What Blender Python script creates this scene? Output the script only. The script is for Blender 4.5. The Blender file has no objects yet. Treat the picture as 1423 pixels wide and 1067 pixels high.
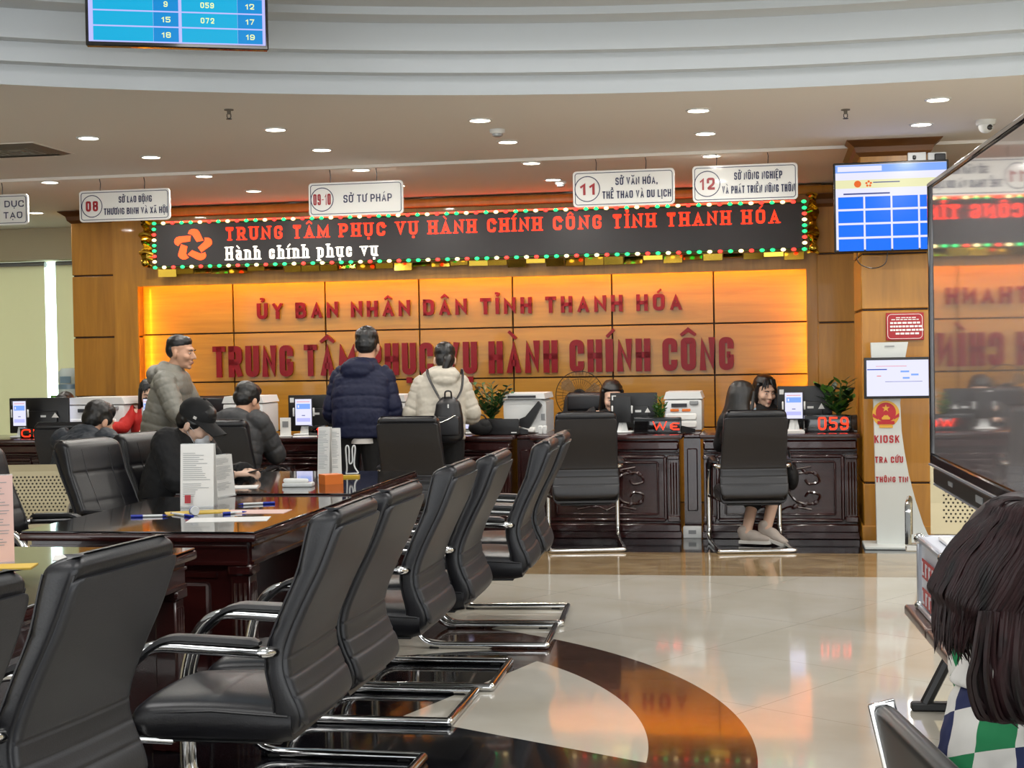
import bpy, bmesh, math, random
from mathutils import Vector, Matrix, Euler
import numpy as np
random.seed(7)
PI = math.pi
SC = bpy.context.scene
COL = SC.collection

# ------------------------------------------------------------------ camera
F_PX, IMG_W, IMG_H, CAM_H = 2050.0, 1423, 1067, 1.5
PITCH, ROLL = math.atan((533.5-488)/F_PX), math.radians(1.0)
fw = Vector((0, math.cos(PITCH), -math.sin(PITCH)))
up0 = Vector((0, math.sin(PITCH), math.cos(PITCH)))
r0 = Vector((1, 0, 0))
cr_ = math.cos(ROLL)*r0 - math.sin(ROLL)*up0
cu_ = math.cos(ROLL)*up0 + math.sin(ROLL)*r0
cam_d = bpy.data.cameras.new('camera'); cam = bpy.data.objects.new('camera', cam_d)
COL.objects.link(cam); SC.camera = cam
cam_d.sensor_width = 36; cam_d.lens = F_PX/IMG_W*36; cam_d.clip_start = .05; cam_d.clip_end = 200
M3 = Matrix((cr_, cu_, -fw)).transposed()
cam.matrix_world = Matrix.Translation((0, 0, CAM_H)) @ M3.to_4x4()

# ------------------------------------------------------------------ world, lights, exposure
SC.view_settings.view_transform = 'Standard'; SC.view_settings.look = 'None'
SC.view_settings.gamma = 1; SC.view_settings.use_curve_mapping = False
SC.view_settings.exposure = 0.3
SC.cycles.max_bounces = 8; SC.cycles.diffuse_bounces = 4; SC.cycles.glossy_bounces = 4
SC.cycles.transparent_max_bounces = 8
SC.cycles.caustics_reflective = False; SC.cycles.caustics_refractive = False
SC.cycles.sample_clamp_indirect = 4
wd = bpy.data.worlds.new('world'); SC.world = wd; wd.use_nodes = True
bgn = wd.node_tree.nodes['Background']
bgn.inputs[0].default_value = (.93, .97, 1, 1); bgn.inputs[1].default_value = 2.9
A = math.radians(10)                       # the back wall is turned 10 degrees
def area(name, loc, size, power, col=(1, .96, .9), rot=(0, 0, 0), shape='SQUARE', spread=None):
    l = bpy.data.lights.new(name, 'AREA'); l.energy = power; l.color = col; l.shape = shape; l.size = size
    if spread: l.spread = spread
    o = bpy.data.objects.new(name, l); COL.objects.link(o); o.location = loc; o.rotation_euler = rot
    return o
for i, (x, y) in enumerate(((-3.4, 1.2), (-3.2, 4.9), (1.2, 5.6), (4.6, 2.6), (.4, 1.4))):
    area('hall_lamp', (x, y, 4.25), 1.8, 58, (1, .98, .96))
for i, (u_, v_) in enumerate(((3.2, 5.5), (3.6, 9.0), (6.2, 6.0), (6.4, 10.0))):  # unseen lights added so the floor bounces more light onto the ceiling
    area('added_bounce_light', (u_*math.cos(A)+v_*math.sin(A), -u_*math.sin(A)+v_*math.cos(A), 3.03), 1.2, 44, (1, .98, .96))

# ------------------------------------------------------------------ frames
def xy(u, v): return (u*math.cos(A)+v*math.sin(A), -u*math.sin(A)+v*math.cos(A))
def W(u, v, z=0): return Vector((*xy(u, v), z))
def uv(x, y): return (x*math.cos(A)-y*math.sin(A), x*math.sin(A)+y*math.cos(A))
def ray(px, py): return fw + cr_*((px-IMG_W/2)/F_PX) - cu_*((py-IMG_H/2)/F_PX)
def atz(px, py, z):
    d = ray(px, py); return Vector((0, 0, CAM_H)) + d*((z-CAM_H)/d.z)
def aty(px, py, y):
    d = ray(px, py); return Vector((0, 0, CAM_H)) + d*(y/d.y)
def atv(px, py, v):                         # (u, z) of a pixel on the plane v = const
    d = ray(px, py); t = v/(d.x*math.sin(A)+d.y*math.cos(A)); p = Vector((0, 0, CAM_H))+d*t
    return uv(p.x, p.y)[0], p.z

# ------------------------------------------------------------------ materials
def lin(h):
    h = h.lstrip('#'); c = [int(h[i:i+2], 16)/255 for i in (0, 2, 4)]
    return tuple(x/12.92 if x <= .04045 else ((x+.055)/1.055)**2.4 for x in c)+(1,)
MATS = {}
def mat(name, col, rough=.5, metal=0, emit=None, es=0, coat=0, spec=None, alpha=1, trans=0, ior=None):
    m = bpy.data.materials.new(name); m.use_nodes = True; b = m.node_tree.nodes['Principled BSDF']
    b.inputs['Base Color'].default_value = lin(col) if isinstance(col, str) else col
    b.inputs['Roughness'].default_value = rough; b.inputs['Metallic'].default_value = metal
    if emit: b.inputs['Emission Color'].default_value = lin(emit); b.inputs['Emission Strength'].default_value = es
    if coat: b.inputs['Coat Weight'].default_value = coat; b.inputs['Coat Roughness'].default_value = .04
    if spec is not None: b.inputs['Specular IOR Level'].default_value = spec
    if alpha < 1: b.inputs['Alpha'].default_value = alpha
    if trans: b.inputs['Transmission Weight'].default_value = trans
    if ior: b.inputs['IOR'].default_value = ior
    MATS[name] = m; return m
def nodes(m): return m.node_tree.nodes, m.node_tree.links, m.node_tree.nodes['Principled BSDF']
def noise_col(m, c1, c2, scale=(4, 4, 4), detail=6, rough=.55, lo=.3, hi=.7, bump=0, nscale=1, dist=0, coords='Object'):
    N, L, b = nodes(m)
    tc = N.new('ShaderNodeTexCoord'); mp = N.new('ShaderNodeMapping'); mp.inputs['Scale'].default_value = scale
    L.new(tc.outputs[coords], mp.inputs[0])
    nz = N.new('ShaderNodeTexNoise'); nz.inputs['Scale'].default_value = nscale; nz.inputs['Detail'].default_value = detail
    nz.inputs['Roughness'].default_value = rough; nz.inputs['Distortion'].default_value = dist
    L.new(mp.outputs[0], nz.inputs['Vector'])
    rp = N.new('ShaderNodeValToRGB'); rp.color_ramp.elements[0].position = lo; rp.color_ramp.elements[1].position = hi
    rp.color_ramp.elements[0].color = lin(c1); rp.color_ramp.elements[1].color = lin(c2)
    L.new(nz.outputs['Fac'], rp.inputs[0]); L.new(rp.outputs[0], b.inputs['Base Color'])
    if bump:
        bp = N.new('ShaderNodeBump'); bp.inputs['Strength'].default_value = bump; bp.inputs['Distance'].default_value = .004
        L.new(nz.outputs['Fac'], bp.inputs['Height']); L.new(bp.outputs[0], b.inputs['Normal'])
    return m
noise_col(mat('wood', '#b97a2f', .38, coat=.15), '#9c6818', '#ba8126', (14, 14, 1.3), lo=.25, hi=.75, dist=.6)
noise_col(mat('wood_panel', '#b97a2f', .34, coat=.2), '#a26e1a', '#bf8828', (1.2, 14, 16), lo=.25, hi=.75, dist=.6)
noise_col(mat('wood_dark_trim', '#6d4422', .4), '#5a3518', '#7c5028', (2, 10, 10))
noise_col(mat('mahogany', '#2a0d0c', .22, coat=.5), '#230a0a', '#3c1513', (3, 3, 14), lo=.3, hi=.75, dist=.4)
noise_col(mat('leather', '#141417', .36, spec=.55), '#101014', '#18181d', (160, 160, 160), detail=3, bump=.12)
noise_col(mat('leather_rear', '#26272a', .42, spec=.55), '#232428', '#2a2b30', (220, 220, 220), detail=3, bump=.1)
mat('chrome', '#d5d5d5', .09, 1); mat('steel', '#b9b6ae', .25, 1); mat('black_plastic', '#141416', .4)
mat('black_gloss', '#0b0b0d', .08, coat=.6); mat('rubber', '#0e0e0f', .7)
mat('white_plastic', '#dcdedd', .35); mat('grey_plastic', '#8d9092', .4); mat('white_board', '#f3f3ef', .35, coat=.15)
mat('groove', '#2a1208', .6); mat('navy_ink', '#1c2350', .4); mat('red_ink', '#a81a24', .4); mat('dark_ink', '#2b2c33', .5)
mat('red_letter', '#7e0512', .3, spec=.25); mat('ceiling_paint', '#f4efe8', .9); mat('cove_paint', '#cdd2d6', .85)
mat('wall_paint', '#cfc3a4', .85); mat('blind', '#d9d0b8', .85); mat('window_glow', '#dfeeee', .5, emit='#cfe6e6', es=2.2)
mat('paper', '#e4e3df', .7); mat('paper_pink', '#e2bdb4', .7); mat('paper_yellow', '#d8b54a', .6); mat('orange_paper', '#e87a2c', .5)
mat('lamp_disc', '#ffffff', .5, emit='#fff6e2', es=14); mat('brass', '#c9a63e', .16, 1)
mat('red_light', '#ff2a12', .5, emit='#ff3212', es=1.5); mat('red_light_dim', '#ff2a12', .5, emit='#ff1408', es=2.2)
mat('orange_light', '#ff5a1e', .5, emit='#ff5018', es=1.3)
mat('white_light', '#ffffff', .5, emit='#fff3dc', es=1.3); mat('strip_amber', '#ffb030', .5, emit='#ffc428', es=60)
mat('strip_red', '#ff3018', .5, emit='#ff3420', es=6); mat('led_board', '#2b2829', .45)
mat('bulb_red', '#ff4040', .4, emit='#ff3a30', es=2.0); mat('bulb_green', '#30e080', .4, emit='#22d878', es=1.8)
mat('bulb_white', '#fff0b0', .4, emit='#ffe6a0', es=2.2)
mat('scr_white', '#101012', .25, emit='#dcdcf8', es=.95, spec=.15); mat('scr_lilac', '#101012', .25, emit='#b4b6f4', es=.95, spec=.15)
mat('scr_blue', '#101012', .25, emit='#0068ea', es=1.0, spec=.15); mat('scr_cyan', '#101012', .25, emit='#0aa0cc', es=1.0, spec=.15)
mat('scr_cyan_dark', '#101012', .25, emit='#0880c4', es=1.0, spec=.15); mat('scr_yellow', '#101012', .25, emit='#e2e0b0', es=.9, spec=.15)
mat('scr_navy', '#101012', .25, emit='#2a4aa8', es=.9, spec=.15); mat('scr_text', '#101012', .25, emit='#46528c', es=.8, spec=.15)
mat('scr_orange', '#101012', .25, emit='#e06420', es=.9, spec=.15); mat('scr_pale_blue', '#101012', .25, emit='#7aa2f0', es=.95, spec=.15)
mat('scr_lime', '#101012', .25, emit='#e6f0a0', es=1.0, spec=.15)
mat('skin', '#c79a80', .55); mat('skin_pale', '#d8b39c', .55); mat('lip', '#b0756a', .5); mat('eye_white', '#c9beb6', .4); mat('eye_dark', '#1c1310', .2)
mat('hair_black', '#0d0c0d', .42, spec=.6); noise_col(mat('hair_brown', '#1a0f10', .48, spec=.3), '#090607', '#2a1315', (40, 40, 3), detail=4)
mat('jacket_grey', '#7b7a72', .5); mat('jacket_navy', '#0b1230', .6, spec=.3); mat('jacket_white', '#bdb7aa', .55); mat('jacket_charcoal', '#303134', .6)
mat('coat_black', '#121214', .8); mat('jacket_slate', '#2a3038', .6); mat('cloth_red', '#b3211c', .7); mat('cloth_black', '#0f0f11', .8)
mat('cloth_white', '#d6d3cf', .8); mat('mask_white', '#cfd2d6', .8); mat('mask_blue', '#a9c6d8', .8); mat('shoe_beige', '#b6aaa0', .7); mat('sole_white', '#d8d4cc', .6)
mat('leaf', '#2c5424', .45); mat('leaf_light', '#5a8a34', .45); mat('leaf_dark', '#16301a', .4); mat('leaf_dry', '#a8804a', .6); mat('pot_dark', '#1d1c1e', .4); mat('green_plastic', '#4c8a1e', .4)
mat('water_bottle', '#d6e4e6', .1, alpha=.7); mat('water_blue', '#7d98a8', .2); mat('clear_acrylic', '#e8eef0', .05, alpha=.3)
mat('fan_wire', '#2e2722', .35, .6); mat('fan_blade', '#8a6a44', .3, alpha=.5)
mat('kiosk_white', '#c9cdca', .4); mat('emblem_red', '#b3121c', .4); mat('emblem_gold', '#d8a32e', .4); mat('sign_red', '#a31722', .4)
mat('aluminium', '#b9bdc6', .32, .55); mat('box_white', '#c8ccd4', .4); mat('perforated', '#c2b592', .35, .35); mat('hole_dark', '#3a3226', .8)
mat('vent_grey', '#6d655b', .6); mat('blue_ink', '#1a2f9c', .3); mat('bronze_seat', '#6a5a54', .3, .6); mat('seat_dark', '#242322', .35)
mat('screen_glass', '#c8c2c4', .03, .45, spec=1.0, coat=1.0); mat('bezel', '#181214', .12, coat=.5)
mat('yellow_plastic', '#d9b02e', .35); mat('tile_joint', '#8a8274', .5)

def translucent(m, k):
    N, L, b = nodes(m); t = N.new('ShaderNodeBsdfTranslucent'); t.inputs[0].default_value = b.inputs['Base Color'].default_value
    x = N.new('ShaderNodeMixShader'); x.inputs[0].default_value = k; L.new(b.outputs[0], x.inputs[1]); L.new(t.outputs[0], x.inputs[2]); L.new(x.outputs[0], N['Material Output'].inputs[0])
translucent(MATS['blind'], .55)
# ------------------------------------------------------------------ mesh builder
def basis(d):
    d = Vector(d).normalized(); a = Vector((0, 0, 1)) if abs(d.z) < .9 else Vector((1, 0, 0))
    x = a.cross(d).normalized(); return x, d.cross(x).normalized()
class MB:
    def __init__(s): s.v = []; s.f = []; s.mi = []
    def add(s, vs, fs, m=0, T=None):
        o = len(s.v)
        s.v += [tuple(T @ Vector(p)) if T else tuple(p) for p in vs]
        s.f += [tuple(i+o for i in f) for f in fs]; s.mi += [m]*len(fs); return s
    def box(s, c, d, m=0, rot=None, T=None):
        x, y, z = (k/2 for k in d); R = Euler(rot).to_matrix() if rot else None; vs = []
        for i in range(8):
            p = Vector(((x if i & 1 else -x), (y if i & 2 else -y), (z if i & 4 else -z)))
            if R: p = R @ p
            vs.append(p+Vector(c))
        return s.add(vs, [(0, 2, 3, 1), (4, 5, 7, 6), (0, 1, 5, 4), (2, 6, 7, 3), (0, 4, 6, 2), (1, 3, 7, 5)], m, T)
    def rbox(s, c, d, bev=.01, seg=2, m=0, rot=None, T=None):
        b = bmesh.new(); bmesh.ops.create_cube(b, size=1)
        for v in b.verts: v.co = Vector((v.co.x*d[0], v.co.y*d[1], v.co.z*d[2]))
        bmesh.ops.bevel(b, geom=b.edges[:], offset=bev, segments=seg, profile=.6, affect='EDGES')
        R = Euler(rot).to_matrix() if rot else Matrix.Identity(3)
        b.verts.index_update()
        vs = [R @ v.co + Vector(c) for v in b.verts]; fs = [tuple(v.index for v in f.verts) for f in b.faces]; b.free()
        return s.add(vs, fs, m, T)
    def loft(s, rings, m=0, cap=True, closed=True, T=None):
        n = len(rings[0]); vs = [p for r in rings for p in r]; fs = []
        for i in range(len(rings)-1):
            for j in range(n if closed else n-1):
                k = (j+1) % n; fs.append((i*n+j, i*n+k, (i+1)*n+k, (i+1)*n+j))
        if cap and closed: fs.append(tuple(range(n-1, -1, -1))); fs.append(tuple((len(rings)-1)*n+j for j in range(n)))
        return s.add(vs, fs, m, T)
    def tube(s, pts, r, seg=8, m=0, cap=True, flat=None, T=None, close=False):
        pts = [Vector(p) for p in pts]; n = len(pts); rings = []; px = None
        for i, p in enumerate(pts):
            if close: t = (pts[(i+1) % n]-pts[i-1])
            else: t = pts[min(i+1, n-1)]-pts[max(i-1, 0)]
            t.normalize()
            if px is None: px, _ = basis(t)
            px = (px - t*px.dot(t)).normalized(); py = t.cross(px)
            rr = r[i] if isinstance(r, (list, tuple)) else r
            rings.append([p + px*(rr*math.cos(a)) + py*(rr*(flat or 1)*math.sin(a)) for a in (2*PI*j/seg for j in range(seg))])
        if close: rings.append(rings[0])
        return s.loft(rings, m, cap and not close, True, T)
    def lathe(s, prof, seg=24, c=(0, 0, 0), m=0, T=None, cap=True):
        return s.loft([[(c[0]+r*math.cos(2*PI*j/seg), c[1]+r*math.sin(2*PI*j/seg), c[2]+z) for j in range(seg)] for r, z in prof], m, cap, True, T)
    def disc(s, c, r, n=(0, 0, 1), seg=24, th=.002, m=0, T=None):
        x, y = basis(n); n = Vector(n).normalized(); c = Vector(c)
        return s.loft([[c+n*k+x*(r*math.cos(2*PI*j/seg))+y*(r*math.sin(2*PI*j/seg)) for j in range(seg)] for k in (-th/2, th/2)], m, True, True, T)
    def prism(s, poly, y0, y1, m=0, T=None):                # polygon in x,z pushed along y
        n = len(poly); vs = [(x, y0, z) for x, z in poly]+[(x, y1, z) for x, z in poly]
        fs = [tuple(range(n)), tuple(range(2*n-1, n-1, -1))]+[(i, (i+1) % n + 0, (i+1) % n + n, i+n)[::-1] for i in range(n)]
        return s.add(vs, fs, m, T)
    def ell(s, c, r, rot=None, seg=16, m=0, T=None):
        if not isinstance(r, (tuple, list)): r = (r, r, r)
        R = Euler(rot).to_matrix() if rot else Matrix.Identity(3); c = Vector(c); n = seg//2; rings = []
        for i in range(n+1):
            t = PI*(i+.02*(i == 0)-.02*(i == n))/n
            rings.append([R @ Vector((r[0]*math.sin(t)*math.cos(2*PI*j/seg), r[1]*math.sin(t)*math.sin(2*PI*j/seg), -r[2]*math.cos(t)))+c for j in range(seg)])
        return s.loft(rings, m, True, True, T)
    def cap(s, p, q, r1, r2, seg=12, m=0, T=None, flat=None):
        p, q = Vector(p), Vector(q); d = q-p
        if d.length < 1e-5: return s.ell(p, r1, None, seg, m, T)
        d.normalize(); pts = []; rr = []
        for k in range(4): a = PI/2*(1-k/4); pts.append(p-d*r1*math.sin(a)); rr.append(max(r1*math.cos(a), r1*.05))
        for k in range(1, 4): pts.append(p.lerp(q, k/4)); rr.append(r1+(r2-r1)*k/4)
        for k in range(5): a = PI/2*k/4; pts.append(q+d*r2*math.sin(a)); rr.append(max(r2*math.cos(a), r2*.05))
        return s.tube(pts, rr, seg, m, True, flat, T)
    def mesh(s, name, mats, smooth=True, ang=40):
        me = bpy.data.meshes.new(name); me.from_pydata(s.v, [], s.f)
        for m in (mats if isinstance(mats, (list, tuple)) else [mats]): me.materials.append(MATS[m] if isinstance(m, str) else m)
        me.polygons.foreach_set('material_index', s.mi)
        b = bmesh.new(); b.from_mesh(me); bmesh.ops.recalc_face_normals(b, faces=b.faces[:]); b.to_mesh(me); b.free()
        if smooth: me.shade_smooth(); me.set_sharp_from_angle(angle=math.radians(ang))
        me.update(); return me
    def obj(s, name, mats, parent=None, smooth=True, ang=40):
        o = bpy.data.objects.new(name, s.mesh(name, mats, smooth, ang)); COL.objects.link(o); o.parent = parent; return o
def link_mesh(name, me, parent=None):
    o = bpy.data.objects.new(name, me); COL.objects.link(o); o.parent = parent; return o
def tag(o, label, cat, group=None):
    o['label'] = label; o['category'] = cat
    if group: o['group'] = group
    return o
def thing(name, label, cat, loc=(0, 0, 0), rz=0, group=None):
    o = bpy.data.objects.new(name, None); COL.objects.link(o); o.empty_display_size = .1
    o.location = loc; o.rotation_euler = (0, 0, rz); return tag(o, label, cat, group)
def struct(o): o['kind'] = 'structure'; return o
def dup(root, label, loc, rz=0, group=None):
    r = root.copy(); COL.objects.link(r); r.location = loc; r.rotation_euler = (0, 0, rz); r['label'] = label
    if group: r['group'] = group
    for ch in list(root.children):
        c = ch.copy(); COL.objects.link(c); c.parent = r
        for g in list(ch.children): d = g.copy(); COL.objects.link(d); d.parent = c
    return r
def smooth_path(pts, k=6):
    P = [Vector(p) for p in pts]; out = []
    for i in range(len(P)-1):
        p0, p1, p2, p3 = P[max(i-1, 0)], P[i], P[i+1], P[min(i+2, len(P)-1)]
        for j in range(k):
            t = j/k; out.append(.5*((2*p1)+(p2-p0)*t+(2*p0-5*p1+4*p2-p3)*t*t+(-p0+3*p1-3*p2+p3)*t**3))
    out.append(P[-1]); return out
def fillet(pts, r, n=6):                    # polyline with rounded corners
    P = [Vector(p) for p in pts]; out = [P[0]]
    for i in range(1, len(P)-1):
        a = (P[i-1]-P[i]); b = (P[i+1]-P[i]); rr = min(r, a.length*.49, b.length*.49); a.normalize(); b.normalize()
        s, e = P[i]+a*rr, P[i]+b*rr
        for k in range(n+1): t = k/n; out.append(s*(1-t)**2+P[i]*2*t*(1-t)+e*t*t)
    out.append(P[-1]); return out
def interp(xs, ys, x):                      # smooth interpolation through key points
    i = max(0, min(len(xs)-2, int(np.searchsorted(xs, x))-1)); h = xs[i+1]-xs[i]; t = (x-xs[i])/h
    sl = lambda k: (ys[min(k+1, len(xs)-1)]-ys[max(k-1, 0)])/(xs[min(k+1, len(xs)-1)]-xs[max(k-1, 0)])
    m0, m1 = sl(i)*h, sl(i+1)*h
    return (2*t**3-3*t*t+1)*ys[i]+(t**3-2*t*t+t)*m0+(-2*t**3+3*t*t)*ys[i+1]+(t**3-t*t)*m1
# ------------------------------------------------------------------ lettering: strokes of even width
import unicodedata
O_ = [(.5, 1), (0, 1), (0, 0), (1, 0), (1, 1), (.5, 1)]
GL = {                                      # letter: (relative width, strokes, rounding of each stroke)
 'A': (1.06, [[(0, 0), (.5, 1), (1, 0)], [(.2, .27), (.8, .27)]], '00'), 'B': (1, [[(0, 0), (0, 1)], [(0, 1), (.92, 1), (.92, .53), (0, .53)], [(0, .53), (1, .53), (1, 0), (0, 0)]], '011'),
 'C': (1, [[(1, .7), (1, 1), (0, 1), (0, 0), (1, 0), (1, .3)]], '1'), 'D': (1, [[(0, 0), (0, 1)], [(0, 1), (1, 1), (1, 0), (0, 0)]], '01'), 'E': (.85, [[(1, 1), (0, 1), (0, 0), (1, 0)], [(0, .5), (.8, .5)]], '00'),
 'G': (1, [[(1, .68), (1, 1), (0, 1), (0, 0), (1, 0), (1, .46)], [(1, .46), (.55, .46)]], '10'), 'H': (1, [[(0, 0), (0, 1)], [(1, 0), (1, 1)], [(0, .5), (1, .5)]], '000'), 'I': (.0, [[(0, 0), (0, 1)]], '0'),
 'K': (1, [[(0, 0), (0, 1)], [(1, 1), (.08, .42)], [(.36, .6), (1, 0)]], '000'), 'L': (.8, [[(0, 1), (0, 0), (1, 0)]], '0'), 'M': (1.35, [[(0, 0), (0, 1), (.5, .12), (1, 1), (1, 0)]], '0'),
 'N': (1.05, [[(0, 0), (0, 1), (1, 0), (1, 1)]], '0'), 'O': (1.02, [O_], '1'), 'P': (1, [[(0, 0), (0, 1)], [(0, 1), (1, 1), (1, .43), (0, .43)]], '01'), 'R': (1.03, [[(0, 0), (0, 1)], [(0, 1), (.95, 1), (.95, .47), (0, .47)], [(.5, .47), (1, 0)]], '010'),
 'S': (.95, [[(1, .72), (1, 1), (0, 1), (0, .51), (1, .51), (1, 0), (0, 0), (0, .28)]], '1'), 'T': (.95, [[(0, 1), (1, 1)], [(.5, 1), (.5, 0)]], '00'), 'U': (1, [[(0, 1), (0, 0), (1, 0), (1, 1)]], '1'),
 'V': (1.06, [[(0, 1), (.5, 0), (1, 1)]], '0'), 'W': (1.5, [[(0, 1), (.25, 0), (.5, .8), (.75, 0), (1, 1)]], '0'), 'X': (1, [[(0, 0), (1, 1)], [(0, 1), (1, 0)]], '00'), 'Y': (1.02, [[(0, 1), (.5, .45), (1, 1)], [(.5, .45), (.5, 0)]], '00'),
 '0': (.95, [O_], '1'), '1': (.5, [[(0, .74), (1, 1), (1, 0)]], '0'), '2': (.95, [[(0, .68), (0, 1), (1, 1), (1, .5), (0, 0), (1, 0)]], '2'), '3': (.95, [[(0, .78), (0, 1), (1, 1), (1, .52), (.4, .52)], [(.4, .52), (1, .52), (1, 0), (0, 0), (0, .22)]], '11'),
 '4': (1, [[(.75, 0), (.75, 1), (0, .3), (1, .3)]], '0'), '5': (.95, [[(1, 1), (0, 1), (0, .55)], [(0, .55), (1, .6), (1, 0), (0, 0), (0, .22)]], '01'), '6': (.95, [[(1, .75), (1, 1), (0, 1), (0, 0), (1, 0), (1, .55), (0, .55)]], '1'),
 '7': (.95, [[(0, 1), (1, 1), (.35, 0)]], '0'), '8': (.95, [[(.5, 1), (0, 1), (0, .53), (1, .53), (1, 1), (.5, 1)], [(.5, .53), (0, .53), (0, 0), (1, 0), (1, .53), (.5, .53)]], '11'), '9': (.95, [[(0, .25), (0, 0), (1, 0), (1, 1), (0, 1), (0, .45), (1, .45)]], '1'),
 '-': (.55, [[(0, .48), (1, .48)]], '0'), ',': (.0, [[(0, .05), (0, -.12)]], '0'), '\u2208': (.95, [[(1, .8), (.3, .8), (0, .62), (0, .22), (.3, .04), (1, .04)], [(0, .42), (.8, .42)]], '00'),
 'a': (.85, [[(.05, .7), (1, .7), (1, 0)], [(1, .42), (0, .42), (0, 0), (1, 0)]], '11'), 'c': (.82, [[(1, .5), (1, .7), (0, .7), (0, 0), (1, 0), (1, .2)]], '1'), 'h': (.9, [[(0, 0), (0, 1)], [(0, .7), (1, .7), (1, 0)]], '01'), 'i': (.0, [[(0, 0), (0, .7)]], '0'),
 'n': (.9, [[(0, 0), (0, .7)], [(0, .7), (1, .7), (1, 0)]], '01'), 'p': (.9, [[(0, -.28), (0, .7)], [(0, .7), (1, .7), (1, 0), (0, 0)]], '01'), 'u': (.9, [[(0, .7), (0, 0), (1, 0)], [(1, 0), (1, .7)]], '10'), 'v': (.95, [[(0, .7), (.5, 0), (1, .7)]], '0')}
def glyph(mb, ch, x, z, w, h, t, y0, y1, serif=False):
    d = unicodedata.normalize('NFD', 'D' if ch == 'Đ' else ch); base = d[0]; marks = d[1:]
    _, strokes, rnd = GL[base]; low = base.islower()
    mx = lambda g: x+t/2+g*max(w-t, 0); mz = lambda g: z+t/2+g*(h-t)
    def stroke(pts, r, tt, ext=True, clamp=True, ends=(0, 1)):
        P = [Vector((a, 0, b)) for a, b in pts]
        if r: P = fillet(P, r, 5)
        zs = [p.z for p in P]; xs = [p.x for p in P]; lo, hi, xl, xh = min(zs)-tt/2, max(zs)+tt/2, min(xs)-tt/2, max(xs)+tt/2
        if ext and (P[0]-P[-1]).length > tt*.2:
            e0, e1 = (tt/2 if k in ends else 0 for k in (0, 1))
            P[0] = P[0]+(P[0]-P[1]).normalized()*e0; P[-1] = P[-1]+(P[-1]-P[-2]).normalized()*e1
        rings = []; n = len(P); cl = (P[0]-P[-1]).length < 1e-5
        for i in range(n):
            a = P[i]-P[i-1] if i else (P[-1]-P[-2] if cl else P[1]-P[0]); b = P[i+1]-P[i] if i < n-1 else (P[1]-P[0] if cl else P[-1]-P[-2])
            a, b = a.normalized(), b.normalized(); m = Vector((-(a.z+b.z), 0, a.x+b.x)); na = Vector((-a.z, 0, a.x))
            m = na if m.length < .05 else m.normalized(); k = tt/2/max(m.dot(na), .38); q = []
            for s in (1, -1):
                v = P[i]+m*(k*s)
                if clamp: v.z = min(max(v.z, lo), hi); v.x = min(max(v.x, xl), xh)
                q.append(v)
            rings.append([(q[0].x, y0, q[0].z), (q[1].x, y0, q[1].z), (q[1].x, y1, q[1].z), (q[0].x, y1, q[0].z)])
        mb.loft(rings)
        return
    for st, r in zip(strokes, rnd):
        pts = [(mx(a), mz(b)) for a, b in st]; rr = {'0': 0, '1': .5*max(w-t, .001), '2': .3*max(w-t, .001)}[r]
        stroke(pts, rr, t, ends=[k for k, q in enumerate((st[0], st[-1])) if q[1] in (0, 1, .7, -.28) or (base not in 'CGS3569' and q[0] in (0, 1))])
        if serif:
            for (a, b), (a2, b2) in ((st[0], st[1]), (st[-1], st[-2])):
                if abs(a2-a) < .55 and b in (0, 1, .7, -.28) and b2 != b:
                    sgn = 1 if b in (0, -.28) else -1; sw = t*2.1; th = h*.085
                    mb.box((mx(a), (y0+y1)/2, mz(b)-sgn*(t/2-th/2)), (sw, abs(y1-y0), th))
            if base == 'T':
                for q in (0, 1): mb.box((mx(q)+(.5-q)*t*.2, (y0+y1)/2, z+h*.86), (t*.5, abs(y1-y0), h*.26))
    if ch == 'Đ': stroke([(x-t*.45, z+h*.5), (x+t*1.35, z+h*.5)], 0, t*.6, False)
    cxm = x+w/2; top = z+h*(.78 if low else 1.0)+h*.10; s = h*.22; tt = min(t*.72, h*.13); lift = 0
    if base == 'i' and not [m for m in marks if m != '\u0323']: mb.box((cxm, (y0+y1)/2, z+h*.93), (t, abs(y1-y0), h*.14))
    for m in marks:
        if m == '\u0302': stroke([(cxm-s*.85, top), (cxm, top+s*.7), (cxm+s*.85, top)], 0, tt); lift = s*.75
        elif m == '\u0306': stroke([(cxm-s*.7, top+s*.6), (cxm-s*.5, top+s*.1), (cxm+s*.5, top+s*.1), (cxm+s*.7, top+s*.6)], s*.4, tt); lift = s*.8
        elif m == '\u031b': stroke([(x+w-t*.4, z+h*(.68 if low else .92)), (x+w+t*.35, z+h*(.72 if low else .96)), (x+w+t*.4, z+h*(.86 if low else 1.1))], 0, tt)
        elif m == '\u0323': mb.box((cxm, (y0+y1)/2, z-h*.17), (t*.95, abs(y1-y0), h*.17))
        elif m == '\u0301': stroke([(cxm-s*.2, top+lift), (cxm+s*.55, top+s*.75+lift)], 0, tt)
        elif m == '\u0300': stroke([(cxm+s*.2, top+lift), (cxm-s*.55, top+s*.75+lift)], 0, tt)
        elif m == '\u0309': stroke([(cxm-s*.3, top+s*.8+lift), (cxm+s*.35, top+s*.8+lift), (cxm+s*.35, top+s*.35+lift), (cxm, top+s*.05+lift)], s*.2, tt)
        elif m == '\u0303': stroke([(cxm-s*.7, top+s*.1+lift), (cxm-s*.25, top+s*.5+lift), (cxm+s*.25, top+s*.1+lift), (cxm+s*.7, top+s*.5+lift)], 0, tt)
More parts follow.
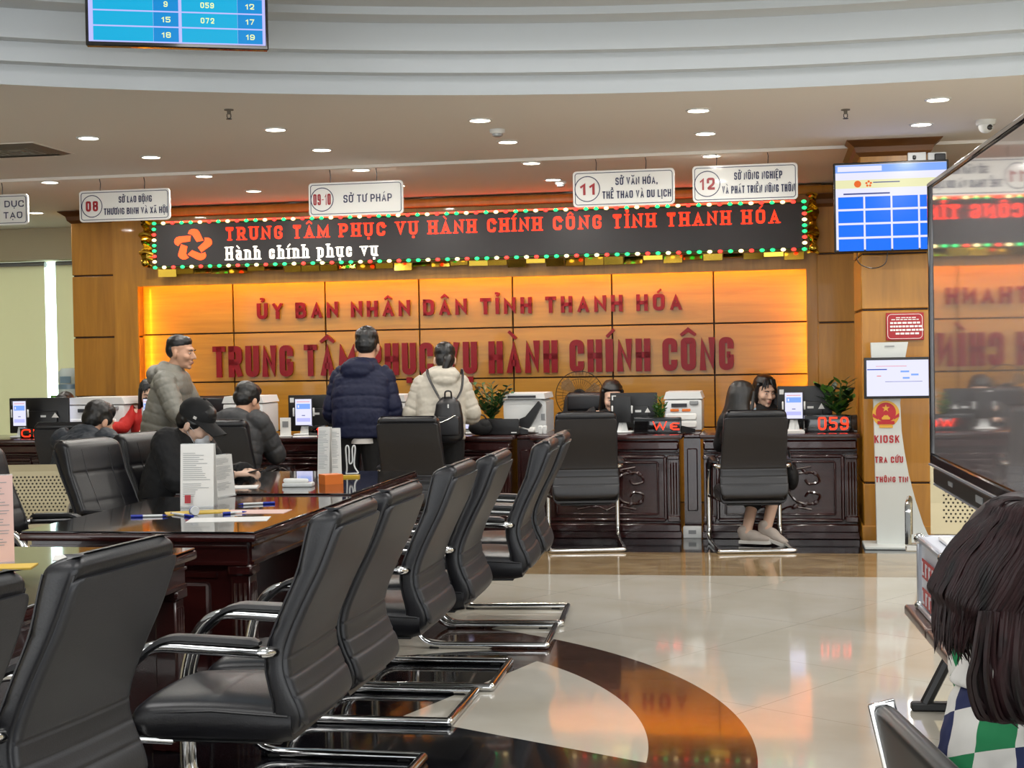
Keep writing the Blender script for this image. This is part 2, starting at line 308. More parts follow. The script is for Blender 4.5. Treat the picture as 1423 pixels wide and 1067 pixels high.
def text(name, s, m, parent, x, z, w, h, y=0, ext=.004, th=.2, serif=False, each=False, gap=.2):
    """letters filling width w centred on x, capital height h, baseline z, front face at y-ext (facing -y)"""
    t = th*h; lay = []; cur = 0; nat = .6*h
    adv = lambda c: (.2*h if c == ' ' else GL[unicodedata.normalize('NFD', 'D' if c == 'Đ' else c)[0]][0]*nat)
    flex = sum(adv(c) for c in s)+gap*h*(len(s)-1); fixed = 0
    nI = sum(1 for c in s if adv(c) == 0)
    k = (w-nI*t)/flex; cur = x-w/2; mb = MB()
    for c in s:
        a = adv(c)
        if c == ' ': cur += (a+gap*h)*k; continue
        cw = t if a == 0 else a*k; tt = min(t, cw*.42) if a else t
        q = MB() if each else mb; glyph(q, c, cur, z, cw, h, tt if a else t, y-ext, y+ext, serif); cur += cw+gap*h*k
        if each: q.obj(name, m, parent, False)
    if not each: return mb.obj(name, m, parent, False)
# ================================================================== the room
ZC = 3.05                                                   # main ceiling height
class Nd:                                                   # tiny node arithmetic
    def __init__(s, t, o): s.t = t; s.o = o
    def op(s, k, b=None, c=None):
        n = s.t.nodes.new('ShaderNodeMath'); n.operation = k
        for i, q in enumerate((s, b, c)):
            if q is None: continue
            if isinstance(q, Nd): s.t.links.new(q.o, n.inputs[i])
            else: n.inputs[i].default_value = q
        return Nd(s.t, n.outputs[0])
    def __add__(s, b): return s.op('ADD', b)
    def __sub__(s, b): return s.op('SUBTRACT', b)
    def __mul__(s, b): return s.op('MULTIPLY', b)
    def gt(s, b): return s.op('GREATER_THAN', b)
    def lt(s, b): return s.op('LESS_THAN', b)
def floor_material():
    m = mat('floor_stone', '#cfc6b2', .085); N, L, b = nodes(m); t = m.node_tree
    tc = N.new('ShaderNodeTexCoord'); sp = N.new('ShaderNodeSeparateXYZ'); L.new(tc.outputs['Object'], sp.inputs[0])
    X, Y = Nd(t, sp.outputs[0]), Nd(t, sp.outputs[1])
    def stone(c1, c2, sc, lo=.3, hi=.7, det=7, dist=0):
        nz = N.new('ShaderNodeTexNoise'); nz.inputs['Scale'].default_value = 1; nz.inputs['Detail'].default_value = det; nz.inputs['Distortion'].default_value = dist
        mp = N.new('ShaderNodeMapping'); mp.inputs['Scale'].default_value = sc; L.new(tc.outputs['Object'], mp.inputs[0]); L.new(mp.outputs[0], nz.inputs['Vector'])
        r = N.new('ShaderNodeValToRGB'); r.color_ramp.elements[0].position = lo; r.color_ramp.elements[1].position = hi
        r.color_ramp.elements[0].color = lin(c1); r.color_ramp.elements[1].color = lin(c2); L.new(nz.outputs['Fac'], r.inputs[0]); return r.outputs[0]
    def mix(f, a, c):
        n = N.new('ShaderNodeMix'); n.data_type = 'RGBA'; L.new(f.o, n.inputs['Factor']); L.new(a, n.inputs['A']); L.new(c, n.inputs['B']); return n.outputs['Result']
    V = Y                                                   # floor object is turned with the wall: local y = v, local x = u
    beige = stone('#bdb7a8', '#cac5ba', (1.5, 1.5, 1), .35, .65); black = stone('#0c0d10', '#1a1b1f', (3, 3, 1))
    brown = stone('#2c1a15', '#4a2f26', (22, 22, 1), .35, .65, 8); tan = stone('#7b6446', '#ab9470', (3.2, 9, 1), .3, .72, 8, 1.2)
    cu, cv = uv(-1.99, 5.75)
    dx, dy = X-cu, Y-cv; R = (dx*dx+dy*dy).op('SQRT')
    th = dy.op('ARCTAN2', dx)                               # in wall frame: picture angle + 10 deg
    per = 2*PI/7; a = (th-math.radians(11.5+10)+per*3.5).op('MODULO', per)-per/2
    a = a.op('ADD', per*0)
    wx, wy = R*a.op('COSINE'), (R*a.op('SINE')).op('ABSOLUTE')
    wedge = (wx-1.54-(wy*.8514)).gt(0)
    # joints: 0.8 m slabs turned like the wall
    def joint(q, p, w):
        return ((q*(1/p)).op('FRACT')-.5).op('ABSOLUTE').gt(.5-w/p)
    jt = joint((X*.84)-(Y*.545), .86, .0012).op('MAXIMUM', joint((X*.545)+(Y*.84), .86, .0012))
    jw = joint(X, .8, .0014)
    jcol = N.new('ShaderNodeRGB'); jcol.outputs[0].default_value = lin('#8f8776'); jdk = N.new('ShaderNodeRGB'); jdk.outputs[0].default_value = lin('#3a3b3e')
    outer = mix(jt, beige, jcol.outputs[0])
    inner = mix(wedge, mix(joint(X+Y*.4, .8, .0012), black, jdk.outputs[0]), beige)
    ringc = mix(joint(th*2.7, .95, .002), brown, jdk.outputs[0])
    c = mix(R.lt(2.89), outer, ringc); c = mix(R.lt(2.49), c, inner)
    c = mix(V.gt(9.76), c, mix(jw, tan, jcol.outputs[0])); c = mix(V.gt(10.86), c, mix(jw, black, jdk.outputs[0]))
    L.new(c, b.inputs['Base Color'])
    b.inputs['Specular IOR Level'].default_value = .55; b.inputs['Coat Weight'].default_value = .25; b.inputs['Coat Roughness'].default_value = .03
    return m
floor_material()
f = MB().add([(-14, -6, 0), (14, -6, 0), (14, 17, 0), (-14, 17, 0)], [(0, 1, 2, 3)]).obj('floor', 'floor_stone', smooth=False)
f.rotation_euler.z = -A; struct(f)

# --- ceiling with the round recess over the middle of the hall
RC, RR = Vector((.45, .17, 0)), 8.8
def ring(r, z, n=144): return [(RC.x+r*math.cos(2*PI*i/n), RC.y+r*math.sin(2*PI*i/n), z) for i in range(n)]
n = 144
sq = []
for i in range(n):
    a = 2*PI*i/n; c, s = math.cos(a), math.sin(a); k = 19/max(abs(c), abs(s)); sq.append((RC.x+k*c, RC.y+k*s, ZC))
mb = MB(); mb.loft([ring(RR, ZC), sq], cap=False); o = mb.obj('ceiling', 'ceiling_paint', ang=20); struct(o)
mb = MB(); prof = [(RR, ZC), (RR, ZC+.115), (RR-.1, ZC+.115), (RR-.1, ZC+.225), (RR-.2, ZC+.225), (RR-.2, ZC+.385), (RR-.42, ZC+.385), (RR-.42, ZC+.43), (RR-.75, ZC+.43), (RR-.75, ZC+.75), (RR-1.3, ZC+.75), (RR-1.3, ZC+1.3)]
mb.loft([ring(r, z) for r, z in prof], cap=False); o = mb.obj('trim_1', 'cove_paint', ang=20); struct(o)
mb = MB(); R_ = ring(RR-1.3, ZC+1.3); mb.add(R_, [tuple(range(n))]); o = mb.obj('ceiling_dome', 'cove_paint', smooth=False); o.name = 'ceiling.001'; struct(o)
# shallow drop of the rear ceiling behind the crease line
mb = MB(); T = Matrix.Rotation(-A, 4, 'Z'); mb.box((-3, 14.5, ZC-.012), (22, 5.5, .024), T=T); o = mb.obj('trim_2', 'ceiling_paint', smooth=False); struct(o)

# --- walls
def wallbox(name, u0, u1, v0, v1, z0, z1, m='wall_paint'):
    mb = MB().box(((u0+u1)/2, (v0+v1)/2, (z0+z1)/2), (u1-u0, v1-v0, z1-z0)); o = mb.obj(name, m, smooth=False); o.rotation_euler.z = -A; return struct(o)
wallbox('wall_back', -14, 9, 16.35, 16.5, 0, ZC); wallbox('wall_left', -12.2, -12.05, -4, 16.4, 0, ZC); wallbox('wall_right', 8.4, 8.55, -4, 16.4, 0, ZC)
wallbox('trim_3', -12, -6.95, 16.0, 16.35, 2.66, ZC)                  # bulkhead over the blinds
def local(o): o.rotation_euler.z = -A; return o
# windows behind roller blinds (glow at the gap)
for k, (ua, ub) in enumerate(((-11.2, -8.42), (-8.30, -6.9))):
    w = local(struct(MB().box(((ua+ub)/2, 16.33, 1.35), (ub-ua+.3, .03, 2.6)).obj('window_%d' % (k+1), 'window_glow', smooth=False)))
    bl = thing('roller_blind', ('beige roller blind at the far left edge of the wall', 'beige roller blind beside the tall wooden column on the left')[k], 'blind', W((ua+ub)/2, 16.2, 0), -A, 'roller blinds on the rear wall')
    wd_ = ub-ua-.02
    MB().box((0, 0, 1.33), (wd_, .006, 2.55)).obj('blind_fabric', 'blind', bl, False)
    MB().tube([(-wd_/2, .03, 2.62), (wd_/2, .03, 2.62)], .035, 12).obj('roller', 'grey_plastic', bl)
    MB().rbox((0, 0, .06), (wd_, .02, .03), .005).obj('bottom_bar', 'grey_plastic', bl)

# --- wooden feature wall: recessed panel field, frame around it, boards with dark joints
VP = 14.4
pu0, pu1, pz1 = -6.36, .33, 2.225
us = [pu0-.17] + [atv(x, 470, VP)[0] for x in (324.5, 452.5, 583, 713, 851, 992.5)] + [pu1+.17]
zs = [0, .73, 1.235, 1.735, pz1+.12]
pan = thing('panelled_wall', 'honey wooden panelling with dark joints behind the red letters', 'wall panelling', W(0, VP, 0), -A)
MB().box(((pu0+pu1)/2, .05, 1.2), (pu1-pu0+.36, .02, 2.5)).obj('backing', 'groove', pan, False)
for i in range(len(us)-1):
    for j in range(4):
        MB().rbox(((us[i]+us[i+1])/2, .022, (zs[j]+zs[j+1])/2), (us[i+1]-us[i]-.014, .03, zs[j+1]-zs[j]-.014), .003, 1).obj('board', 'wood_panel', pan)
fr = thing('feature_wall_frame', 'deep wooden frame around the glowing panel field', 'wall frame', W(0, VP, 0), -A)
for u_, k in ((pu0, -1), (pu1, 1)):
    MB().box((u_+k*.13, -.215, 1.5), (.26, .03, 3.0)).box((u_+k*.215, -.085, 1.5), (.09, .23, 3.0)).obj('side_post', 'wood', fr, False)
MB().box(((pu0+pu1)/2, -.215, (pz1+3.0)/2), (pu1-pu0, .03, 3.0-pz1)).box(((pu0+pu1)/2, -.085, 2.72), (pu1-pu0+.3, .23, .6)).obj('header', 'wood', fr, False)
MB().rbox(((pu0+pu1)/2, -.27, 2.96), (pu1-pu0+.5, .1, .08), .02).obj('cornice', 'wood', fr)
# LED strips hidden behind the frame lip light the edge of the panels
for nm, u, z, su, sz in (('left', pu0-.05, 1.12, .012, 2.2), ('right', pu1+.05, 1.12, .012, 2.2), ('top', (pu0+pu1)/2, pz1+.06, pu1-pu0-.1, .012)):
    MB().box((u, -.185, z), (su, .012, sz)).obj('light_strip', 'strip_amber', fr, False)['label'] = 'amber light strip behind the %s edge of the frame' % nm
# columns
def column(label, u, v, w, d, joints, cornice_z, name='wooden_column'):
    c = thing(name, label, 'column', W(u, v, 0), -A)
    zz = [0]+joints+[cornice_z]
    for a, b in zip(zz, zz[1:]): MB().rbox((0, d/2, (a+b)/2), (w, d, b-a-.014), .006, 1).obj('cladding', 'wood', c)
    MB().box((0, d/2, cornice_z/2), (w-.03, d-.03, cornice_z)).obj('core', 'groove', c, False)
    MB().loft([[(-w/2-e, -e, z), (w/2+e, -e, z), (w/2+e, d+e, z), (-w/2-e, d+e, z)] for e, z in ((0, cornice_z-.12), (.03, cornice_z-.09), (.04, cornice_z-.05), (.1, cornice_z-.005), (.1, cornice_z))]).obj('cornice', 'wood_dark_trim', c, False)
    MB().rbox((0, d/2, .06), (w+.03, d+.03, .12), .006, 1).obj('plinth', 'wood', c)
    return c
ul = atv(101, 420, 14.3)[0]; ur = atv(193, 420, 14.3)[0]
column('square wooden column left of the message board', (ul+ur)/2, 14.3, ur-ul, 1.0, [atv(150, 551, 14.3)[1], atv(150, 468.5, 14.3)[1], atv(150, 382.5, 14.3)[1]], ZC-.03)
a0, a1 = atv(1136, 420, 14.15)[0], atv(1200, 420, 14.15)[0]
column('narrow wooden pier right of the glowing panels', (a0+a1)/2+.25, 14.15, a1-a0+.5, 1.0, [atv(1160, 540, 14.15)[1], atv(1160, 448, 14.15)[1], atv(1160, 352, 14.15)[1]], 2.92)
b0, b1 = atv(1197, 420, 11.55)[0], atv(1292, 420, 11.55)[0]
column('broad wooden column behind the white kiosk', (b0+b1)/2, 11.55, b1-b0, 1.0, [atv(1240, 671, 11.55)[1], atv(1240, 430, 11.55)[1], atv(1240, 352, 11.55)[1]], ZC)

# --- ceiling fittings
lab = {}
lamp0 = None
for j, v in enumerate((9.72, 10.78, 11.86, 13.07, 14.27)):
    for i, u in enumerate((-7.5, -6.1, -4.7, -3.33, -1.9, -.45, 1.06, 2.5)):
        if (i, j) in ((0, 0), (0, 1), (0, 3), (1, 0), (1, 1), (6, 2), (6, 3), (6, 4), (5, 3), (5, 4), (7, 3), (7, 4), (7, 2), (7, 0)): continue
        nearest = ('in first row from the recess', 'in second row from the recess', 'in third row, above signs', 'in fourth row, behind signs', 'in rearmost row')[j]
        colw = ('at the far left', 'over the blinds', 'over the left column', 'over the star emblem', 'over the middle of the board', 'right of the middle', 'over the wall television', 'at the far right')[i]
        z = ZC-(.024 if v > 11.75 else 0); lb = 'round ceiling lamp %s, %s' % (nearest, colw)
        if lamp0 is None:
            lamp0 = thing('ceiling_lamp', lb, 'lamp', W(u, v, z), 0, 'recessed ceiling lamps')
            MB().lathe([(.083, .002), (.083, -.006), (.07, -.009), (.066, -.004), (.066, .002)], 28, cap=False).obj('trim_ring', 'white_plastic', lamp0)
            MB().lathe([(.001, -.004), (.066, -.004), (.066, -.001), (.001, -.001)], 28, cap=False).obj('diffuser', 'lamp_disc', lamp0)
        else: dup(lamp0, lb, W(u, v, z), 0, 'recessed ceiling lamps')
        l = area('lamp_light', W(u, v, z-.012), .12, 9, (1, .97, .91), shape='DISK')
def at_ceiling(px, py, z=ZC): p = atz(px, py, z); return Vector((p.x, p.y, z))
for px, py, lb in ((318, 157, 'small grey sprinkler head on the ceiling, left one'), (1175, 157, 'small grey sprinkler head on the ceiling, right one')):
    s = thing('sprinkler', lb, 'sprinkler', at_ceiling(px, py-5), 0, 'ceiling sprinklers')
    MB().lathe([(.03, 0), (.03, -.006), (.012, -.008), (.012, -.03), (.008, -.03)], 14).obj('rose', 'vent_grey', s)
    MB().tube([(-.012, 0, -.03), (-.012, 0, -.05), (0, 0, -.058), (.012, 0, -.05), (.012, 0, -.03)], .003, 6).lathe([(.018, -.058), (.018, -.062)], 12).obj('deflector', 'dark_ink', s)
for px, py, lb, v in ((691, 184, 'white dome smoke detector between two ceiling lamps', 0), (779, 256, 'small smoke detector behind the hanging sign 11', 1)):
    s = thing('smoke_detector', lb, 'smoke detector', at_ceiling(px, py-4, ZC-(.024*v)), 0)
    MB().lathe([(.055, 0), (.055, -.02), (.045, -.03)], 20).obj('base', 'white_plastic', s); MB().lathe([(.038, -.028), (.036, -.045), (.02, -.052)], 16).obj('sensor', 'grey_plastic', s)
s = thing('dome_camera', 'white dome security camera on the ceiling, upper right', 'security camera', at_ceiling(1370, 167), 0)
MB().lathe([(.07, 0), (.07, -.02), (.062, -.035)], 24).obj('base', 'white_plastic', s); b = MB().ell((0, 0, -.04), .052, seg=20).obj('ball', 'white_plastic', s); MB().ell((.012, -.045, -.055), (.02, .014, .02)).obj('lens', 'black_gloss', b)
p = W(-5.75, 9.3, ZC)
s = thing('air_diffuser', 'flat square air vent in the ceiling at the far left', 'air vent', at_ceiling(20, 208), -A)
mb = MB()
for k in range(4): a = .30-.07*k; mb.loft([[(-a, -a, -.004-.006*k), (a, -a, -.004-.006*k), (a, a, -.004-.006*k), (-a, a, -.004-.006*k)], [(-a+.05, -a+.05, .0-.02), (a-.05, -a+.05, -.02), (a-.05, a-.05, -.02), (-a+.05, a-.05, -.02)]], cap=False)
mb.obj('louvre', 'vent_grey', s, False)
MB().box((0, 0, -.002), (.64, .64, .004)).obj('frame', 'ceiling_paint', s, False)
# ================================================================== chairs
def back_profile():
    zk = [.355, .375, .41, .46, .52, .58, .64, .74, .86, .97, 1.02, 1.045]
    sk = [-.03, .02, .048, .042, .016, 0, .008, .05, .11, .155, .172, .172]
    wk = [.225, .233, .24, .245, .246, .243, .239, .235, .231, .227, .223, .213]
    tk = [.10, .11, .115, .105, .092, .086, .086, .088, .095, .112, .112, .085]
    return zk, sk, wk, tk
ZK, SK, WK, TK = back_profile(); Y0 = -.25
def rrect(hx, y0, y1, r, n=4):
    pts = []
    for cx, cy, a0 in ((hx-r, y1-r, 0), (-hx+r, y1-r, PI/2), (-hx+r, y0+r, PI), (hx-r, y0+r, 1.5*PI)):
        for k in range(n+1): a = a0+PI/2*k/n; pts.append((cx+r*math.cos(a), cy+r*math.sin(a)))
    return pts
def chair_parts():
    P = {}
    # cushion: sides and front
    mb = MB(); rings = []
    zz = list(np.linspace(.36, 1.0, 60))+list(np.linspace(1.005, 1.045, 8))
    for z in zz:
        s, w, t = interp(ZK, SK, z), interp(ZK, WK, z), interp(ZK, TK, z); yr = Y0-s+.012; yf = Y0-s+t
        if z > 1.0: q = (z-1.0)/.045; e = .04*(1-math.sqrt(max(0, 1-q*q))); yr += e*.9; yf -= e*1.3; w -= e*.5
        for c in (.58, .70, .86): yf -= .006*math.exp(-((z-c)/.008)**2)
        rings.append([(x, y, z) for x, y in rrect(w, yr, yf, .026)])
    mb.loft(rings)
    # piping along both side edges
    for sx in (-1, 1):
        for fr_ in (0, 1):
            pts = []
            for z in np.linspace(.40, 1.0, 30):
                s, w, t = interp(ZK, SK, z), interp(ZK, WK, z), interp(ZK, TK, z)
                pts.append((sx*(w-.007), (Y0-s+t-.008) if fr_ else (Y0-s+.021), z))
            mb.tube(pts, .0045, 6)
    yf_ = lambda z: Y0-interp(ZK, SK, z)+interp(ZK, TK, z)-.0005
    for sx in (-1, 1): mb.tube([(sx*(.10+.02*(z-.5)), yf_(z), z) for z in np.linspace(.47, .99, 20)], .0026, 5)
    for z in (.58, .64): mb.tube([(x, yf_(z), z) for x in (-.1, 0, .1)], .0026, 5)
    P['backrest'] = mb.mesh('backrest', 'leather', ang=50)
    # rear panel
    mb = MB(); rings = []
    for i, z in enumerate(np.linspace(.40, .992, 150)):
        s, w = interp(ZK, SK, z), interp(ZK, WK, z)+.003; y = Y0-s
        top = max(0, (z-.965)/.027); w -= .022*(1-math.sqrt(max(0, 1-top*top)))
        bot = max(0, (.43-z)/.03); w -= .03*bot*bot
        g = sum(.0055*math.exp(-((z-c)/.0045)**2) for c in (.605, .548, .492))
        yy = y+g
        rings.append([(w, y+.02, z), (w, y+.008, z), (w-.008, yy+.0015, z), (w-.02, yy, z), (w*.5, yy-.004, z), (0, yy-.006, z), (-w*.5, yy-.004, z), (-w+.02, yy, z), (-w+.008, yy+.0015, z), (-w, y+.008, z), (-w, y+.02, z)])
    mb.loft(rings); P['back_panel'] = mb.mesh('back_panel', 'leather_rear', ang=60)
    # seat
    mb = MB(); rings = []
    for y in np.linspace(-.25, .27, 40):
        q = max(0, (y-.20)/.07); dz = .055*(1-math.sqrt(max(0, 1-q*q))); b = max(0, (-y-.20)/.05)
        top = .455+.012*math.sin((y+.25)/.52*PI)-dz; lo = .345+dz*.9+.01*b; hw = .24-.012*q
        g = .005*math.exp(-((y-.02)/.008)**2)
        rings.append([(hw, y, lo+.02), (hw+.006, y, (lo+top)/2), (hw+.004, y, top-.026), (hw-.006, y, top-.012), (hw-.03, y, top), (hw*.5, y, top+.008-g), (0, y, top+.01-g), (-hw*.5, y, top+.008-g), (-hw+.03, y, top), (-hw+.006, y, top-.012), (-hw-.004, y, top-.026), (-hw-.006, y, (lo+top)/2), (-hw, y, lo+.02), (-hw+.02, y, lo), (hw-.02, y, lo)])
    mb.loft(rings)
    for sx in (-1, 1): mb.tube([(sx*.243, -.24, .43), (sx*.244, 0, .442), (sx*.24, .18, .43), (sx*.233, .25, .40)], .0045, 6)
    P['seat'] = mb.mesh('seat', 'leather', ang=50)
    # chrome tube
    X = .272
    side = lambda sx: fillet([(sx*.22, -.205, .62), (sx*X, -.19, .625), (sx*X, .22, .645), (sx*X, .30, .45), (sx*X, .30, .017), (sx*X, -.36, .017)], .13, 8)
    L_ = side(-1)[:]; R_ = side(1)[::-1]
    pts = L_[:-1]+fillet([L_[-1], (-X, -.37, .017), (X, -.37, .017), R_[0]], .06, 6)[1:-1]+R_[1:]
    mb = MB().tube(pts, .0185, 10)
    mb.tube([(-X, .285, .36), (-.2, .15, .335), (.2, .15, .335), (X, .285, .36)], .012, 8)
    P['frame'] = mb.mesh('frame', 'chrome')
    P['seat_pan'] = MB().rbox((0, .0, .338), (.38, .40, .014), .004, 1).mesh('seat_pan', 'black_plastic')
    for sx in (-1, 1):
        a = MB(); rings = []
        for t in np.linspace(0, 1, 18):
            y = -.17+.40*t; z = .652+.012*math.sin(t*PI*.5)-(.09*max(0, (t-.62)/.38)**2); h = .013 if .03 < t < .97 else .006; w = .026 if .03 < t < .97 else .018
            rings.append([(sx*X+px, y, z+pz) for px, pz in ((w, 0), (w*.8, h), (0, h*1.3), (-w*.8, h), (-w, 0), (-w*.7, -h*.7), (w*.7, -h*.7))])
        a.loft(rings); P['arm_pad%d' % sx] = a.mesh('arm_pad', 'leather', ang=50)
        for k, y in enumerate((.20, -.30)): P['foot%d%d' % (sx, k)] = MB().rbox((sx*X, y, .006), (.036, .05, .012), .004, 1).mesh('foot', 'rubber')
    return P
CP = chair_parts()
def chair(label, loc, rz, group):
    t = thing('conference_chair', label, 'chair', loc, rz, group)
    for k, me in CP.items():
        link_mesh(''.join(c for c in k if c.isalpha() or c == '_'), me, t)
    return t
# heading: rz turns local +y (the way the chair faces)
def face(dx, dy): return math.atan2(-dx, dy)
def by_loop(px, py, th):                    # chair whose far rear runner corner is at this pixel, facing left and th degrees away
    c = atz(px, py, .017); a = math.radians(th); f = Vector((-math.cos(a), math.sin(a), 0)); r = Vector((math.sin(a), math.cos(a), 0))
    o = c-r*.272+f*.37; return Vector((o.x, o.y, 0)), face(f.x, f.y)
G1 = 'armchairs along the right side of the writing tables'
SIDE = {}
for key, px, py, th, lb in (('c2', 588, 1052, 11, 'black leather armchair right behind the front large one, at the nearest tables'),
                            ('c3', 661, 960, 10, 'third black leather armchair in the row, counted from the front'),
                            ('c4', 709, 919, 9, 'fourth black leather armchair in the row, counted from the front'),
                            ('c5', 773, 869, 7, 'fifth black leather armchair in the row, second from its far end'),
                            ('c6', 789, 842, 6, 'farthest black leather armchair in the row, nearest the counters')):
    o, rz = by_loop(px, py, th); SIDE[key] = chair(lb, o, rz, G1)
SIDE['c1'] = chair('large black leather armchair in the foreground with its chrome arm in full view', Vector((-.875, 4.625, 0)), face(-math.cos(math.radians(10)), math.sin(math.radians(10))), G1)
SIDE['c0'] = chair('black leather armchair at lower left seen from behind, cut by bottom edge', Vector((-1.33, 3.72, 0)), face(-math.cos(math.radians(17)), math.sin(math.radians(17))), G1)
SIDE['cm'] = chair('black leather armchair in the bottom left corner, nearest the camera', Vector((-1.52, 3.14, 0)), face(-math.cos(math.radians(19)), math.sin(math.radians(19))), G1)
G2 = 'armchairs along the left side of the writing tables'
SIDE['l1'] = chair('empty black armchair showing its stitched front, left of the capped person', Vector((-2.11, 8.26, 0)), face(.90, -.43), G2)
SIDE['l2'] = chair('black armchair the capped person sits in', Vector((-1.95, 8.88, 0)), face(.92, -.39), G2)
SIDE['m1'] = chair('black armchair at the far left edge beside the nearer table', Vector((-2.56, 7.66, 0)), face(.92, -.39), G2)
G3 = 'visitor chairs in front of the service counters'
SIDE['f1'] = chair('empty black armchair at the counter seen squarely from behind, left of the person in sneakers', Vector((.54, 11.27, 0)), 0.0, G3)
SIDE['f2'] = chair('black armchair at the counter the person in sneakers sits in', Vector((1.77, 11.07, 0)), -.02, G3)
SIDE['f3'] = chair('empty black armchair between the navy jacket and the white jacket', Vector((-.70, 11.05, 0)), -.16, G3)
SIDE['f4'] = chair('black armchair the person in charcoal puffer jacket sits in', Vector((-2.08, 11.0, 0)), -.15, G3)
SIDE['f5'] = chair('black armchair behind the hunched person in the dark slate jacket', Vector((-3.20, 11.05, 0)), -.12, G3)
# ------------------------------------------------------------------ task chairs of the staff
def task_chair(label, loc, rz):
    t = thing('task_chair', label, 'chair', loc, rz, 'staff chairs behind the counters')
    if not hasattr(task_chair, 'P'):
        P = task_chair.P = {}
        rings = []
        for z in np.linspace(.50, 1.12, 30):
            w = interp([.5, .6, .85, 1.0, 1.08, 1.12], [.2, .235, .235, .215, .2, .165], z); q = max(0, (z-1.06)/.06); e = .03*(1-math.sqrt(max(0, 1-q*q)))
            y = -.22-.1*(z-.5); rings.append([(a, b, z) for a, b in rrect(w, y-.045+e, y+.045-e, .03)])
        P['backrest'] = MB().loft(rings).mesh('backrest', 'leather', ang=60)
        P['headrest'] = MB().rbox((0, -.225, 1.03), (.36, .05, .15), .024, 3).mesh('headrest', 'leather')
        P['seat'] = MB().rbox((0, 0, .47), (.5, .48, .1), .035, 3).mesh('seat', 'leather')
        P['column'] = MB().lathe([(.028, .1), (.028, .42)], 14).mesh('column', 'chrome')
        mb = MB()
        for k in range(5): a = 2*PI*k/5; mb.cap((0, 0, .11), (.28*math.cos(a), .28*math.sin(a), .07), .025, .016, 8)
        P['base'] = mb.mesh('base', 'black_plastic')
        for k in range(5): a = 2*PI*k/5; P['caster%d' % k] = MB().ell((.28*math.cos(a), .28*math.sin(a), .028), (.028, .028, .028), None, 10).mesh('caster', 'rubber')
        for s in (-1, 1): P['armrest%d' % (s+2)] = MB().tube(fillet([(s*.24, .05, .45), (s*.3, .05, .47), (s*.3, .05, .68), (s*.3, -.2, .68)], .06, 4), .016, 8).rbox((s*.3, -.04, .695), (.06, .26, .03), .012).mesh('armrest', 'black_plastic')
    for k, me in task_chair.P.items(): link_mesh(''.join(c for c in k if c.isalpha()), me, t)
    return t
def behind(px, v): u, _ = atv(px, 560, v); return W(u, v, 0)
task_chair('black staff chair behind the copier right of the grey jacket person', behind(286, 13.3), PI-A+.1)
task_chair('black staff chair half hidden behind the navy jacket person', behind(458, 13.2), PI-A)
task_chair('empty black staff chair in front of the standing fan', behind(811, 12.9), PI-A)
task_chair('black staff chair behind the person with fringe facing us', behind(1098, 12.95), PI-A-.1)

# ================================================================== writing tables
def writing_table(label, u0, u1, v0, v1):
    t = thing('writing_table', label, 'table', W((u0+u1)/2, (v0+v1)/2, 0), -A, 'dark writing tables in the hall')
    w, d = u1-u0, v1-v0
    MB().rbox((0, 0, .735), (w, d, .035), .012, 2).obj('tabletop', 'mahogany', t)
    MB().rbox((0, 0, .757), (w-.015, d-.015, .009), .003, 1).obj('glass_top', 'black_gloss', t)
    mb = MB()
    for s in (-1, 1):
        mb.box((0, s*(d/2-.045), .665), (w-.10, .022, .105)).box((0, s*(d/2-.031), .625), (w-.10, .012, .012)).box((0, s*(d/2-.031), .695), (w-.10, .012, .01))
        mb.box((s*(w/2-.045), 0, .665), (.022, d-.10, .105)).box((s*(w/2-.031), 0, .625), (.012, d-.10, .012)).box((s*(w/2-.031), 0, .69), (.012, d-.10, .01))
    mb.obj('apron', 'mahogany', t)
    for s in (-1, 1):                       # end panels with a raised field and fluted pilasters
        mb = MB(); y = s*(d/2-.085); mb.box((0, y, .33), (w-.22, .03, .58))
        mb.rbox((0, y+s*.018, .34), (w-.46, .02, .40), .016, 1)
        for x0, x1, z0, z1 in ((-(w/2-.2), w/2-.2, .56, .58), (-(w/2-.2), w/2-.2, .09, .11)): mb.box(((x0+x1)/2, y+s*.02, (z0+z1)/2), (x1-x0, .014, .02))
        mb.obj('end_panel', 'mahogany', t)
    for sx in (-1, 1):
        for sy in (-1, 1):
            mb = MB(); cx, cy = sx*(w/2-.085), sy*(d/2-.085)
            mb.rbox((cx, cy, .36), (.085, .085, .52), .006, 1).rbox((cx, cy, .055), (.12, .12, .11), .008, 1).rbox((cx, cy, .595), (.11, .11, .05), .01, 1)
            for k in (-1, 0, 1):
                mb.tube([(cx+k*.022, cy+sy*.043, .14), (cx+k*.022, cy+sy*.043, .54)], .007, 6).tube([(cx+sx*.043, cy+k*.022, .14), (cx+sx*.043, cy+k*.022, .54)], .007, 6)
            mb.obj('leg', 'mahogany', t)
    return t
TZ = .7615
writing_table('dark glossy writing table nearest the camera, at the lower left', -3.25, -2.20, 3.75, 5.40)
writing_table('dark glossy writing table in the middle holding the tall leaflet stand', -3.21, -2.14, 5.88, 7.36)
writing_table('dark glossy writing table farthest back, where the capped person sits', -3.20, -2.20, 7.53, 9.0)

